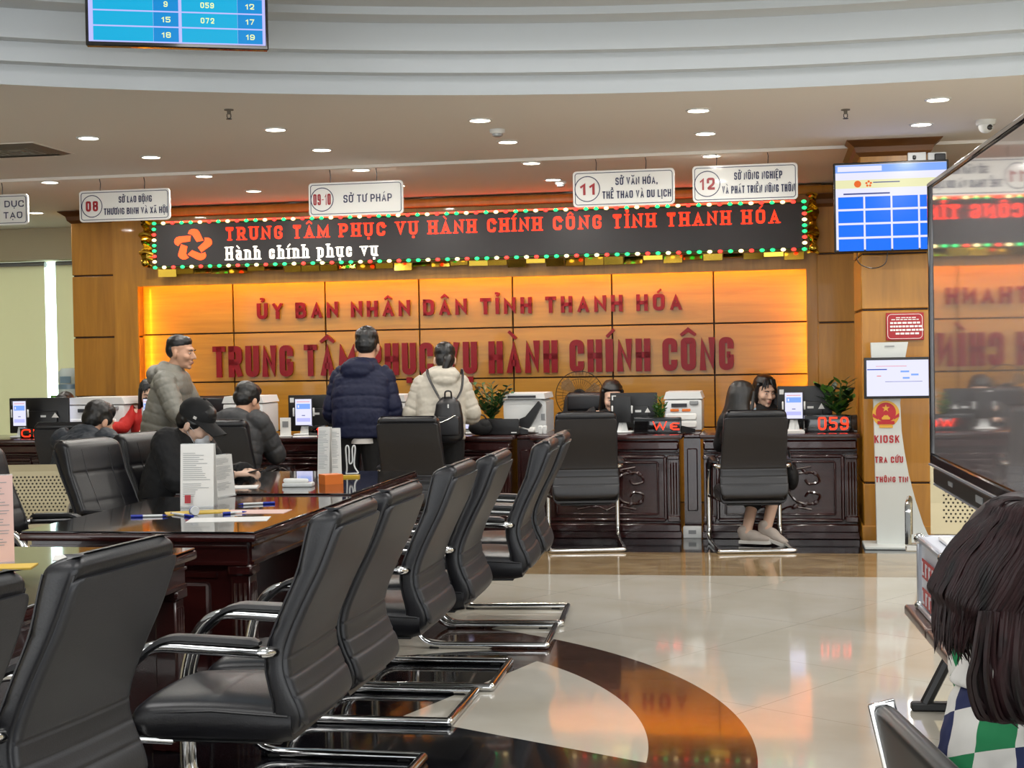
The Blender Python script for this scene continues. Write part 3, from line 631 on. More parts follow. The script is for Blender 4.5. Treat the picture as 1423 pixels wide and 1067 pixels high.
# ================================================================== service counters
CT = .82
def carving(mb, cx, cz, w, h, y):           # relief of scrolls and leaves inside a panel
    rs = random.Random(int(cx*1000) % 97)
    for s in (-1, 1):
        for k in (-1, 1):
            p = [(cx+s*w*.06, y, cz), (cx+s*w*.16, y, cz+k*h*.26), (cx+s*w*.32, y, cz+k*h*.30), (cx+s*w*.38, y, cz+k*h*.14), (cx+s*w*.28, y, cz+k*h*.08), (cx+s*w*.24, y, cz+k*h*.17)]
            mb.tube(smooth_path(p, 5), .012, 6)
            for j in range(3): mb.ell((cx+s*w*(.14+.1*j), y-.002, cz+k*h*(.36-.04*j)), (.034, .012, .018), (0, s*k*.6, 0), 8)
    mb.ell((cx, y, cz), (w*.12, .016, h*.14), None, 12); mb.ell((cx, y-.006, cz), (w*.06, .016, h*.07), None, 10)
    for k in (-1, 1): mb.tube(smooth_path([(cx-w*.3, y, cz+k*h*.42), (cx-w*.1, y, cz+k*h*.36), (cx, y, cz+k*h*.43), (cx+w*.1, y, cz+k*h*.36), (cx+w*.3, y, cz+k*h*.42)], 5), .009, 6)
def counter(label, u0, u1, v=11.67, d=.75):
    t = thing('service_counter', label, 'counter', W((u0+u1)/2, v, 0), -A, 'carved service counters in a row'); w = u1-u0
    MB().rbox((0, d/2-.02, CT-.018), (w+.03, d+.04, .036), .01, 2).obj('worktop', 'mahogany', t)
    mb = MB().box((0, .035, .42), (w-.02, .03, .74)); mb.box((-w/2+.025, d/2, .42), (.03, d-.04, .74)); mb.box((w/2-.025, d/2, .42), (.03, d-.04, .74)); mb.rbox((0, .0, .735), (w-.02, .05, .075), .014, 1).rbox((0, .012, .675), (w-.02, .03, .02), .008, 1).rbox((0, .0, .085), (w, .06, .07), .012, 1).rbox((0, .005, .03), (w+.01, .05, .06), .006, 1)
    mb.obj('carcass', 'mahogany', t)
    for s in (-1, 1):
        mb = MB().rbox((s*(w/2-.055), .006, .395), (.085, .035, .51), .004, 1)
        for k in (-1, 0, 1): mb.tube([(s*(w/2-.055)+k*.022, -.012, .19), (s*(w/2-.055)+k*.022, -.012, .60)], .007, 6)
        mb.rbox((s*(w/2-.055), 0, .64), (.1, .05, .035), .008, 1).rbox((s*(w/2-.055), 0, .155), (.1, .05, .05), .008, 1); mb.obj('pilaster', 'mahogany', t)
    mb = MB(); pw = w-.24
    for x, z, sx, sz in ((0, .645, pw, .03), (0, .145, pw, .03), (-pw/2, .395, .03, .5), (pw/2, .395, .03, .5)): mb.rbox((x, .008, z), (sx, .035, sz), .01, 1)
    for x, z, sx, sz in ((0, .60, pw-.12, .018), (0, .19, pw-.12, .018), (-pw/2+.06, .395, .018, .41), (pw/2-.06, .395, .018, .41)): mb.rbox((x, .012, z), (sx, .028, sz), .007, 1)
    carving(mb, 0, .395, pw-.16, .40, .014); mb.obj('carved_panel', 'mahogany', t)
    return t
CU = {'D': (-.55, .65), 'C': (-1.9, -.72), 'B': (-3.25, -2.07), 'A': (-4.6, -3.42), 'Z': (-5.95, -4.77), 'Y': (-7.3, -6.12)}
for k, lb in (('D', 'carved dark wood counter under the 059 display, rightmost of the row'), ('C', 'carved dark wood counter under the red scrolling display'), ('B', 'carved dark wood counter behind the standing navy and white jackets'),
              ('A', 'carved dark wood counter behind the person in charcoal puffer jacket'), ('Z', 'carved dark wood counter behind the standing grey jacket person'), ('Y', 'carved dark wood counter at the far left edge')):
    counter(lb, *CU[k])
for k, (a, b) in enumerate(((CU['C'][1], CU['D'][0]), (CU['B'][1], CU['C'][0]), (CU['A'][1], CU['B'][0]), (CU['Z'][1], CU['A'][0]), (CU['Y'][1], CU['Z'][0]))):
    t = thing('counter_infill', ('narrow dark infill cabinet right of the scrolling display', 'narrow dark infill cabinet right of the laptop and plant', 'narrow dark infill cabinet behind the navy jacket person', 'narrow dark infill cabinet behind the charcoal puffer person', 'narrow dark infill cabinet right of the far left counter')[k], 'cabinet', W((a+b)/2, 11.83, 0), -A)
    w = b-a-.037; MB().box((0, .25, .40), (w, .5, .76)).obj('carcass', 'mahogany', t, False); MB().rbox((0, .24, CT-.02), (w, .54, .03), .008, 1).obj('worktop', 'mahogany', t)
    MB().rbox((0, -.005, .45), (w-.05, .02, .5), .008, 1).obj('door_panel', 'mahogany', t)
sk = thing('floor_socket_box', 'small white socket box on the floor between two counters', 'socket box', W(-.635, 11.72, 0), -A)
MB().rbox((0, 0, .045), (.145, .09, .09), .008, 2).obj('housing', 'white_plastic', sk); MB().box((0, -.046, .05), (.06, .004, .03)).obj('socket_plate', 'grey_plastic', sk, False)
# ================================================================== signs and screens
def rounded(w, h, r, n=5):
    return [(x, z) for x, z in rrect(w/2, -h/2, h/2, r, n)]
def ring_plate(mb, w, h, r, t, y0, y1, m=0):       # thin rounded outline
    a = rounded(w, h, r); b = rounded(w-2*t, h-2*t, max(r-t, .002)); n = len(a)
    vs = [(x, y0, z) for x, z in a]+[(x, y0, z) for x, z in b]+[(x, y1, z) for x, z in a]+[(x, y1, z) for x, z in b]; fs = []
    for i in range(n):
        j = (i+1) % n; fs += [(i, j, n+j, n+i), (2*n+i, 3*n+i, 3*n+j, 2*n+j), (i, 2*n+i, 2*n+j, j), (n+i, n+j, 3*n+j, 3*n+i)]
    mb.add(vs, fs, m)
def hang_sign(label, TL, TR, BR, BL, num, lines, v=11.78):
    (u0, z0), (u1, z1), (u2, z2), (u3, z3) = (atv(*p, v) for p in (TL, TR, BR, BL))
    ua, ub = (u0+u3)/2, (u1+u2)/2; za, zb = (z0+z1)/2, (z2+z3)/2; w, h = ub-ua, za-zb
    t = thing('hanging_sign', label, 'sign', W((ua+ub)/2, v, (za+zb)/2), -A, 'numbered signs hanging from the ceiling')
    t.rotation_euler.y = 0
    MB().prism(rounded(w, h, .03), -.008, .008).obj('board', 'white_board', t, True, 30)
    mb = MB(); ring_plate(mb, w-.03, h-.03, .024, .005, -.0105, -.008); mb.obj('border', 'navy_ink', t, False)
    cx = -w/2+.115; rr = h*.36; mb = MB()
    for r0_, r1_ in ((rr, rr-.007),):
        n = 36; A_ = [(cx+r0_*math.cos(2*PI*i/n), r0_*math.sin(2*PI*i/n)) for i in range(n)]; B_ = [(cx+r1_*math.cos(2*PI*i/n), r1_*math.sin(2*PI*i/n)) for i in range(n)]
        mb.add([(x, -.0105, z) for x, z in A_]+[(x, -.0105, z) for x, z in B_], [(i, (i+1) % n, n+(i+1) % n, n+i) for i in range(n)])
    mb.obj('number_ring', 'navy_ink', t, False)
    nw = rr*1.15 if len(num) < 3 else rr*1.5
    text('number', num, 'red_ink', t, cx, -rr*.46, nw, rr*.92, -.0115, .0015, .2)
    tx = (cx+rr+w/2)/2-.005; av = w/2-(cx+rr)-.035
    for k, (s, fr_) in enumerate(lines):
        zz = -.032 if len(lines) == 1 else (.022 if k == 0 else -.078)
        text('letter', s, 'navy_ink', t, tx, zz*h/.27, av*fr_, (.062 if len(lines) == 1 else .056)*h/.27, -.0115, .0012, .15, False, True, .17)
    for s in (-.27, .22): MB().tube([(s*w, 0, h/2-.01), (s*w+.004, 0, h/2+.06), (s*w-.003, 0, ZC-.026-(za+zb)/2)], .0035, 6).obj('wire', 'dark_ink', t)
    return t
hang_sign('hanging white sign at the left edge, mostly outside the picture', (-88, 277), (39, 266), (40, 309), (-87, 319), '07', [('SỞ GIÁO DỤC', .95), ('VÀ ĐÀO TẠO', .9)])
hang_sign('hanging white sign with red 08 in a circle', (110, 268), (236, 259), (237, 303), (112, 311), '08', [('SỞ LAO ĐỘNG', .52), ('THƯƠNG BINH VÀ XÃ HỘI', 1)])
hang_sign('hanging white sign with red 09-10 in a circle', (429, 256), (560, 249), (561, 296), (430, 302), '09-10', [('SỞ TƯ PHÁP', .74)])
hang_sign('hanging white sign with red 11 in a circle', (796, 240), (937, 232), (938, 283), (797, 289), '11', [('SỞ VĂN HÓA,', .6), ('THỂ THAO VÀ DU LỊCH', .98)])
hang_sign('hanging white sign with red 12 in a circle', (962, 232), (1108, 225), (1109, 277), (963, 281), '12', [('SỞ NÔNG NGHIỆP', .66), ('VÀ PHÁT TRIỂN NÔNG THÔN', 1)])

# --- LED message board
vb = 14.0
(e0, f0), (e1, f1), (e2, f2), (e3, f3) = (atv(*p, vb) for p in ((215, 311), (1117, 281), (1117, 345), (215, 372)))
bu, bw, bz, bh = (e0+e1)/2, e1-e0, (f0+f1+f2+f3)/4, (f0+f1-f2-f3)/2
LB = thing('led_message_board', 'long dark LED board with red and white glowing text above the panels', 'LED board', W(bu, vb, bz), -A)
MB().rbox((0, .06, 0), (bw, .12, bh), .008, 1).obj('cabinet', 'black_plastic', LB)
MB().box((0, -.002, 0), (bw-.03, .006, bh-.03)).obj('display', 'led_board', LB, False)
def onb(px, py): u, z = atv(px, py, vb-.01); return u-bu, z-bz
xa, za = onb(314, 334.5); xb, zb = onb(1083, 309.5); _, zt = onb(1083, 290); hcap = zt-zb
text('letter', 'TRUNG TÂM PHỤC VỤ HÀNH CHÍNH CÔNG TỈNH THANH HÓA', 'red_light', LB, (xa+xb)/2, (za+zb)/2, xb-xa, hcap, -.008, .002, .19, True, True, .3)
xa, za = onb(314, 361.5); xb, zb = onb(524, 355.5); hh = onb(314, 343)[1]-za
text('letter', 'Hành chính phục vụ', 'white_light', LB, (xa+xb)/2, (za+zb)/2, xb-xa, hh, -.008, .002, .17, True, True, .3)
cx, cz = onb(268, 341)
for k in range(5):                                       # five bent bands forming an open star
    a = PI/2+2*PI*k/5; mb = MB()
    poly = [(-.24, .70), (-.17, .88), (-.05, .97), (.10, .98), (.24, .93), (.33, .80), (.53, .27), (.20, .20), (.0, .60), (-.10, .66)]
    ca, sa = math.cos(2*PI*k/5), math.sin(2*PI*k/5)
    mb.prism([(cx+(x*ca+z*sa)*.21, cz+(z*ca-x*sa)*.168) for x, z in poly], -.012, -.004); mb.obj('emblem_band', 'orange_light', LB, False)
mb = {m: [] for m in ('bulb_red', 'bulb_green', 'bulb_white')}
pos = [(-bw/2+bw*i/66, bh/2+.004) for i in range(67)]+[(-bw/2+bw*i/66, -bh/2-.004) for i in range(67)]+[(s*(bw/2+.004), -bh/2+bh*i/8) for s in (-1, 1) for i in range(1, 8)]
order = ['bulb_green', 'bulb_white', 'bulb_red', 'bulb_green', 'bulb_green', 'bulb_white', 'bulb_red']
bme = {m: MB().ell((0, 0, 0), (.024, .016, .017), None, 10).mesh('bulb', m) for m in mb}
SL = thing('string_lights', 'string of red green and white bulbs outlining the LED board', 'string lights', W(bu, vb-.015, bz), -A)
rest = {m: MB() for m in mb}
for i, (x, z) in enumerate(pos):
    m = order[i % 7]
    if i % 3 != 2 or i > 134: b = link_mesh('bulb', bme[m], SL); b.location = (x, 0, z)
    else: rest[m].ell((x, 0, z), (.024, .016, .017), None, 10)
allr = MB()
for k, m in enumerate(rest): allr.add(rest[m].v, rest[m].f, k)
o = allr.obj('bulb', list(rest), SL); o['kind'] = 'stuff'
MB().tube([(-bw/2, .012, bh/2), (bw/2, .012, bh/2), (bw/2, .012, -bh/2), (-bw/2, .012, -bh/2)], .003, 5, close=True).obj('cord', 'green_plastic', SL)
# gold ribbons and foil round the board
def ribbon(label, px, x2, y0, y1, seed):
    (ua, za), (ub, zb) = atv(px, y0, vb+.02), atv(x2, y1, vb+.02); rs = random.Random(seed); w = ub-ua
    t = thing('gold_garland', label, 'garland', W((ua+ub)/2, vb+.02, zb), -A, 'gold foil decorations by the board'); mb = MB(); rings = []
    for i in range(40):
        z = (za-zb)*i/39; y = .03*math.sin(i*.9)+rs.uniform(-.012, .012); k = math.sin(i*.45+seed)*.3+.85
        rings.append([(-w/2*k, y, z), (0, y-.03*math.cos(i*.7), z+.01), (w/2*k, y+.02, z-.01)])
    mb.loft(rings, closed=False, cap=False); mb.obj('foil', 'brass', t); MB().ell((0, -.02, .05), .045, seg=14).obj('bauble', 'brass', t)
ribbon('gold foil garland hanging left of the LED board', 194, 212, 303, 372, 3); ribbon('gold foil garland hanging right of the LED board', 1121, 1138, 268, 352, 8)
t = thing('gold_skirt', 'gold foil strip hanging under the LED board', 'garland', W(bu, vb+.05, bz-bh/2-.02), -A, 'gold foil decorations by the board'); mb = MB(); rs = random.Random(5)
for i in range(34):
    x = -bw/2+bw*(i+.5)/34; hh = rs.choice((.05, .06, .075, .04)); mb.box((x, rs.uniform(0, .02), -hh/2), (bw/34*.96, .004, hh), rot=(rs.uniform(-.5, .3), 0, rs.uniform(-.2, .2)))
mb.obj('foil', 'brass', t, False)
t = thing('added_light_bar', 'added red light bar along the top of the LED board', 'light', W(bu, vb+.06, bz+bh/2+.02), -A)  # added bar that gives the ceiling the red glow of the board text
MB().box((0, 0, 0), (bw*.97, .02, .012)).obj('tube', 'strip_red', t, False); MB().box((0, .018, 0), (bw*.97, .01, .03)).obj('holder', 'black_plastic', t, False)

# --- red wall lettering
def wall_text(label, s, x0, yl, x1, yr, cap_px, v=VP-.012):
    (ua, za), (ub, zb) = atv(x0, yl, v), atv(x1, yr, v); h = cap_px[0]
    hz = atv(x1, yr-cap_px[1], v)[1]-zb
    t = thing('wall_lettering', label, 'lettering', W((ua+ub)/2, v, (za+zb)/2), -A)
    text('letter', s, 'red_letter', t, 0, 0, ub-ua, hz, -.008, .014, cap_px[2], False, True, cap_px[3]); return t
wall_text('upper line of smaller red letters on the wooden panels', 'ỦY BAN NHÂN DÂN TỈNH THANH HÓA', 358, 443.5, 948, 431, (22.6, 23.2, .22, .26))
wall_text('lower line of big condensed red letters on the wooden panels', 'TRUNG TÂM PHỤC VỤ HÀNH CHÍNH CÔNG', 297, 524, 1020, 514.5, (43, 46, .235, .15))

# --- emblem: red disc, gold wreath and star
def emblem(parent, x, z, r, y, name='emblem'):
    mb = MB(); mb.disc((x, y, z), r, (0, -1, 0), 28, .002, 1)
    mb.disc((x, y-.002, z+r*.12), r*.74, (0, -1, 0), 28, .002, 0)
    st = [(x+r*(.30 if i % 2 == 0 else .12)*math.sin(PI*i/5), z+r*.42+r*(.30 if i % 2 == 0 else .12)*math.cos(PI*i/5)) for i in range(10)]
    mb.prism(st, y-.006, y-.003, 1)
    gear = [(x+r*.34*math.cos(PI*i/8)*(1 if i % 2 else .86), z-r*.42+r*.36*math.sin(PI*i/8)*(1 if i % 2 else .86)) for i in range(9)]
    mb.prism(gear, y-.006, y-.003, 1); mb.box((x, y-.004, z-r*.66), (r*1.25, .004, r*.24), 0)
    mb.box((x, y-.003, z-r*.98), (r*1.0, .004, r*.14), 1)
    for s in (-1, 1): mb.prism([(x+s*r*.95, z+r*.05), (x+s*r*.55, z-r*.25), (x+s*r*.6, z-r*.42), (x+s*r*.98, z-r*.2)], y-.005, y-.003, 0)
    return mb.obj(name, ['emblem_red', 'emblem_gold'], parent, False)

# --- white information kiosk
kz = atz(1245, 761, 0); ku, kv = uv(kz.x, kz.y); kv = 11.22
K0 = atv(1213, 620, kv); K = thing('information_kiosk', 'white standing kiosk with curved side, screen and red lettering', 'kiosk', W(K0[0], kv, 0), -A)
def kp(px, py, dv=0): u, z = atv(px, py, kv+dv); return u-K0[0], z
outl = [kp(1219, 762), kp(1214, 560), kp(1211, 497), kp(1210, 476), kp(1262, 475), kp(1258, 497), kp(1251, 560), kp(1253, 600), kp(1257, 628), kp(1263, 660), kp(1272, 694), kp(1283, 728), kp(1296, 761)]
outl = [(x, max(z, .02)) for x, z in outl]
MB().prism(outl, 0, .07).obj('body', 'kiosk_white', K, False)
bx0, bx1 = kp(1200, 760)[0], kp(1306, 760)[0]
MB().rbox(((bx0+bx1)/2, .02, .012), (bx1-bx0, .36, .024), .006, 1).obj('base_plate', 'kiosk_white', K)
m0, m1 = kp(1200, 497), kp(1293, 553); mx, mz, mw, mh = (m0[0]+m1[0])/2, (m0[1]+m1[1])/2, m1[0]-m0[0], m0[1]-m1[1]
s = MB().rbox((mx, -.03, mz), (mw, .045, mh), .008, 2).obj('monitor', 'black_plastic', K)
g = MB().box((mx, -.0535, mz), (mw-.035, .002, mh-.04), 0); ww, hh = mw-.035, mh-.04
for x, z, a, b, m in ((-.33, .24, .32, .03, 1), (.12, .18, .14, .05, 2), (.28, .09, .12, .05, 2), (.14, .0, .11, .05, 2), (-.3, .06, .07, .02, 3), (.1, -.1, .6, .012, 4), (-.1, .33, .5, .012, 3)): g.box((mx+x*ww, -.055, mz+z*hh), (a*ww, .002, b*hh), m)
g.obj('screen', ['scr_white', 'scr_navy', 'scr_pale_blue', 'scr_orange', 'scr_text'], s, False)
e = kp(1231, 575); emblem(K, e[0], e[1], .098, -.003)
for s_, x0, x1, yb, hp in (('KIOSK', 1215, 1250, 615.5, 10.5), ('TRA CỨU', 1216, 1255, 643, 8.5), ('THÔNG TIN', 1217, 1262, 670, 7.6)):
    a, b = kp(x0, yb), kp(x1, yb); text('lettering', s_, 'red_ink', K, (a[0]+b[0])/2, a[1], b[0]-a[0], hp/183, -.002, .002, .19)
MB().box((kp(1236, 481)[0], -.003, kp(1236, 481)[1]), (.07, .003, .008)).obj('maker_plate', 'grey_plastic', K, False)

# --- red notice on the column
(ua, za), (ub, zb) = atv(1231, 435, 11.53), atv(1284, 472, 11.53)
t = thing('notice_sign', 'small red notice with white lines of text on the right column', 'notice', W((ua+ub)/2, 11.53, (za+zb)/2), -A); w, h = ub-ua, za-zb
MB().rbox((0, 0, 0), (w, .012, h), .003, 1).obj('plate', 'sign_red', t); mb = MB(); ring_plate(mb, w-.02, h-.02, .03, .003, -.0085, -.006); mb.obj('border', 'white_board', t, False)
mb = MB(); rs = random.Random(2)
for k, (z, tot, th) in enumerate(((.32, .5, .018), (.25, .74, .018), (.13, .8, .042), (.0, .8, .042), (-.13, .8, .042), (-.26, .52, .042))):
    x = -tot*w/2
    while x < tot*w/2:
        l = rs.uniform(.018, .04); mb.box((x+l/2, -.008, z*h), (l*.8, .003, th*h*1.6)); x += l
mb.obj('text_lines', 'white_board', t, False)

# --- wall television by the right column
(ua, za), (ub, zb) = atv(1158, 229, 11.33), atv(1320, 344, 11.33)
t = thing('television', 'wall television showing blue tiles beside the right column', 'television', W((ua+ub)/2, 11.33, (za+zb)/2), -A); w, h = ub-ua, za-zb+.03
t.rotation_euler = (-.07, 0, -A); t.rotation_mode = 'XYZ'
MB().rbox((0, .03, 0), (w, .05, h), .006, 1).obj('casing', 'black_plastic', t); g = MB(); ww, hh = w-.03, h-.035
g.box((0, .003, 0), (ww, .003, hh), 0); g.box((0, .0, hh*.45), (ww, .003, hh*.09), 1); g.box((-ww*.28, -.001, hh*.45), (ww*.4, .003, hh*.06), 0); g.box((0, 0, hh*.27), (ww, .003, hh*.1), 2)
g.disc((-ww*.30, -.002, hh*.27), .026, (0, -1, 0), 18, .002, 3)
for k in range(5): a = PI/2+2*PI*k/5; g.disc((-ww*.20+.017*math.cos(a), -.002, hh*.27+.017*math.sin(a)), .009, (0, -1, 0), 8, .002, 3)
g.box((-ww*.04, -.001, hh*.285), (ww*.24, .002, hh*.012), 4); g.box((-ww*.22, -.001, hh*.155), (ww*.42, .002, hh*.018), 4)
for i in range(4):
    for j in range(4): g.box((-ww*.5+ww*(.02+.245*i)+ww*.115, -.001, hh*(.05-.165*j)), (ww*.228, .002, hh*.14), 5)
g.obj('screen', ['scr_white', 'scr_pale_blue', 'scr_yellow', 'scr_orange', 'scr_text', 'scr_blue'], t, False)
MB().box((0, .11, 0), (.3, .12, .3)).obj('wall_bracket', 'black_plastic', t, False)
MB().tube(smooth_path([(-.25, .03, -h/2+.01), (-.24, .03, -h/2-.08), (-.14, .04, -h/2-.12), (-.05, .03, -h/2-.09), (-.03, .03, -h/2)], 5), .004, 6).obj('cable', 'black_plastic', t)
for k, (px, lb) in enumerate(((1274, 'left white socket box above the wall television'), (1302, 'right white socket box with plugged black adapter above the television'))):
    u, z = atv(px, 219, 11.53); t = thing('socket_box', lb, 'socket box', W(u, 11.53, z), -A, 'socket boxes above the television')
    MB().rbox((0, 0, 0), (.135, .03, .078), .004, 1).obj('housing', 'white_plastic', t); MB().rbox(((-.02, .02)[k], -.025, 0), ((.025, .08)[k], .03, (.03, .055)[k]), .006, 1).obj('plug', 'black_plastic', t)
# --- big television above, at the upper left
tc = aty(248, 66, 7.6); t = thing('television', 'hanging television with a cyan number table at the upper left', 'television', (tc.x, 7.6, tc.z), .215)
w = .915; h = .54
MB().rbox((0, .03, h/2), (w, .05, h), .006, 1).obj('casing', 'black_gloss', t); g = MB(); px = w/246
g.box((0, .003, h/2+.004), (w-.03, .003, h-.035), 0)
for r in range(7):
    z = .026+.0785*r+.037
    for (xa, xb, m) in ((-113, -33, 1), (-33, 1, 2), (5, 81, 1), (81, 115, 2)):
        g.box(((xa+xb)/2*px, .0, z), ((xb-xa)*px-.001, .003, .071), m)
sc = g.obj('screen', ['scr_lilac', 'scr_cyan', 'scr_cyan_dark'], t, False)
for r, (l, mid, rt) in enumerate((('18', '', '19'), ('15', '072', '17'), ('9', '059', '12'))):
    z = .026+.0785*r+.022
    text('lettering', l, 'scr_lime', sc, -16*px, z, (.045 if len(l) > 1 else .02), .028, -.002, .001, .17); text('lettering', rt, 'scr_lime', sc, 98*px, z, .045, .028, -.002, .001, .17)
    if mid: text('lettering', mid, 'scr_lime', sc, 40*px, z, .068, .028, -.002, .001, .17)
MB().tube([(0, .08, h*.6), (0, .08, 4.34-tc.z)], .025, 10).rbox((0, .07, h*.5), (.3, .05, .25), .01, 1).obj('ceiling_pole', 'black_plastic', t)

# --- large touch display at the right
def bigscreen():
    pf = Vector((1.425, 5.02, 0)); d = Vector((-.128, -.992, 0)).normalized(); L = 1.72
    zt, zb = 2.045, 1.085; rz = math.atan2(d.y, d.x)
    # local x runs from the far edge to the near edge, local -y is the glass side
    t = thing('touch_display', 'large dark glossy touch display on a stand at the right edge', 'display', pf, rz)
    MB().rbox((L/2, .045, (zt+zb)/2), (L, .07, zt-zb), .006, 1).obj('casing', 'bezel', t)
    MB().box((L/2, .006, (zt+zb)/2+.012), (L-.03, .006, zt-zb-.062)).obj('screen', 'screen_glass', t, False)
    mb = MB(); y = .004
    for x, z, sx, sz in ((L/2, zt-.009, L, .018), (L/2, zb+.02, L, .04), (.008, (zt+zb)/2, .016, zt-zb), (L-.008, (zt+zb)/2, .016, zt-zb)): mb.rbox((x, y, z), (sx, .02, sz), .004, 1)
    mb.obj('bezel', 'bezel', t)
    MB().box((L/2, -.007, zb+.006), (L, .006, .006)).box((L/2, .02, zb-.062), (L, .03, .006)).obj('silver_strip', 'aluminium', t, False)
    MB().rbox((L/2, .03, zb-.032), (L, .05, .058), .006, 1).obj('control_bar', 'black_plastic', t)
    MB().box((.36, .004, zb-.03), (.07, .004, .014)).box((.85, .004, zb-.03), (.10, .004, .02)).obj('label_plate', 'grey_plastic', t, False)
    for x in (L*.35, L*.65): MB().rbox((x, .14, .62), (.06, .06, 1.1), .01, 1).obj('stand_post', 'black_plastic', t)
    mb = MB()
    for x in (L*.35, L*.65): mb.rbox((x, .14, .05), (.07, .75, .05), .012, 1)
    mb.rbox((L/2, .14, .09), (L*.36, .06, .05), .01, 1); mb.obj('stand_base', 'black_plastic', t)
bigscreen()
# ================================================================== things on and behind the counters
def onc(px, py, v): u, z = atv(px, py, v); return u, z
def monitor(label, x0, x1, y0, y1, v, rz=0, stickers=True):
    (ua, za), (ub, zb) = onc(x0, y0, v), onc(x1, y1, v); w, h = ub-ua, za-zb
    t = thing('monitor', label, 'monitor', W((ua+ub)/2, v, CT), -A+rz, 'monitors on the counters')
    zc = max((za+zb)/2-CT, h/2+.03)
    b = MB().rbox((0, 0, zc), (w, .035, h), .008, 2).rbox((w*.05, -.028, zc-h*.12), (w*.55, .03, h*.5), .012, 2).obj('casing', 'black_plastic', t)
    MB().rbox((0, .01, .006), (.22, .17, .012), .004, 1).rbox((0, .02, zc*.5), (.05, .025, zc), .006, 1).obj('stand', 'black_plastic', t)
    MB().box((0, .0185, zc), (w-.03, .002, h-.03)).obj('screen', 'scr_white', t, False)
    if stickers:
        MB().box((-w*.42, -.0185, zc+h*.36), (.035, .002, .04)).obj('sticker', 'white_plastic', t, False)
        MB().box((w*.10, -.0445, zc-h*.02), (.05, .002, .018)).obj('sticker', 'white_plastic', t, False)
        MB().prism([(w*.24, zc-h*.06), (w*.36, zc-h*.06), (w*.30, zc+h*.08)], -.0455, -.0435).obj('sticker', 'paper', t, False)
    return t
def tablet(label, x0, x1, y0, y1, v, rz=0, back=False):
    (ua, za), (ub, zb) = onc(x0, y0, v), onc(x1, y1, v); w, h = ub-ua, za-zb
    t = thing('tablet', label, 'tablet', W((ua+ub)/2, v, CT), -A+rz, 'tablets on white stands'); zc = (za+zb)/2-CT
    MB().rbox((0, 0, zc), (w, .01, h), .004, 2).obj('casing', 'black_plastic', t)
    if not back:
        g = MB(); W_, H_ = w-.018, h-.02
        g.box((0, -.006, zc), (W_, .002, H_), 0); g.box((0, -.0075, zc+H_*.22), (W_*.84, .002, H_*.2), 1); g.box((-W_*.30, -.0085, zc+H_*.22), (W_*.08, .002, H_*.1), 0); g.box((0, -.0075, zc-H_*.30), (W_*.84, .002, H_*.14), 2); g.box((0, -.0075, zc-H_*.13), (W_*.2, .002, H_*.03), 3); g.box((0, -.0075, zc+H_*.40), (W_*.8, .002, H_*.02), 4)
        g.obj('screen', ['scr_white', 'scr_pale_blue', 'scr_lilac', 'scr_text', 'scr_orange'], t, False)
    for s in (-1, 1): MB().rbox((s*(w/2+.008), 0, zc), (.014, .018, h*.3), .004, 1).obj('clamp', 'white_plastic', t)
    MB().rbox((0, .03, .008), (.17, .13, .016), .006, 1).tube([(0, .03, .012), (0, .03, zc*.55), (0, .012, zc)], .016, 10).prism([(-.045, .012), (.045, .012), (.022, zc-h/2+.03), (-.022, zc-h/2+.03)], .02, .035).obj('stand', 'white_plastic', t)
    return t
SEG = {'0': 'abcdef', '5': 'afgcd', '9': 'abcdfg', 'C': 'adef', 'I': 'ef', '3': 'abgcd'}
def led_box(label, x0, x1, y0, y1, v, s, tx0, tx1, ty0, ty1, rz=0):
    (ua, za), (ub, zb) = onc(x0, y0, v), onc(x1, y1, v); w, h = ub-ua, max(za-CT, .09)
    t = thing('number_display', label, 'number display', W((ua+ub)/2, v, CT), -A+rz, 'red number displays on the counters')
    MB().rbox((0, .045, h/2), (w, .09, h), .012, 2).obj('housing', 'black_gloss', t)
    MB().box((w*.46, -.002, .012), (w*.06, .003, .006)).obj('nameplate', 'grey_plastic', t, False)
    a, b = onc(tx0, ty1, v), onc(tx1, ty0, v); cu = (a[0]+b[0])/2-(ua+ub)/2
    hh = min(b[1]-a[1], h*.8)
    text('digit', s, 'red_light', t, cu, max(a[1]-CT, .012), b[0]-a[0], hh, -.002, .002, .14, False, True, .2)
    return t
def copier(label, x0, x1, y0, y1, v, d=.48, kind=0):
    (ua, za), (ub, zb) = onc(x0, y0, v), onc(x1, y1, v); w = ub-ua; h = za-CT
    t = thing('copier', label, 'copier', W((ua+ub)/2, v, CT), -A, 'white copiers and printers on the counters')
    MB().rbox((0, d/2, h*.40), (w*.96, d, h*.80), .018, 2).obj('body', 'white_plastic', t)
    MB().prism([(-w/2, h*.82), (w/2, h*.82), (w*.44, h), (-w*.44, h)], 0, d).obj('lid', 'white_plastic', t, False)
    for k in range(2): MB().rbox((-w*.05, -.004, h*(.16+.2*k)), (w*.78, .014, h*.16), .006, 1).obj('paper_tray', 'white_board', t)
    MB().box((-w*.1, -.006, h*.66), (w*.4, .01, h*.09)).obj('output_slot', 'dark_ink', t, False)
    MB().rbox((w*.28, -.01, h*.72), (w*.22, .02, h*.1), .004, 1).obj('control_panel', 'grey_plastic', t)
    if kind: MB().rbox((-w*.22, -.007, h*.53), (w*.22, .006, h*.07), .004, 1).rbox((w*.08, -.007, h*.53), (w*.22, .006, h*.07), .004, 1).obj('sticker', 'orange_paper', t)
    return t
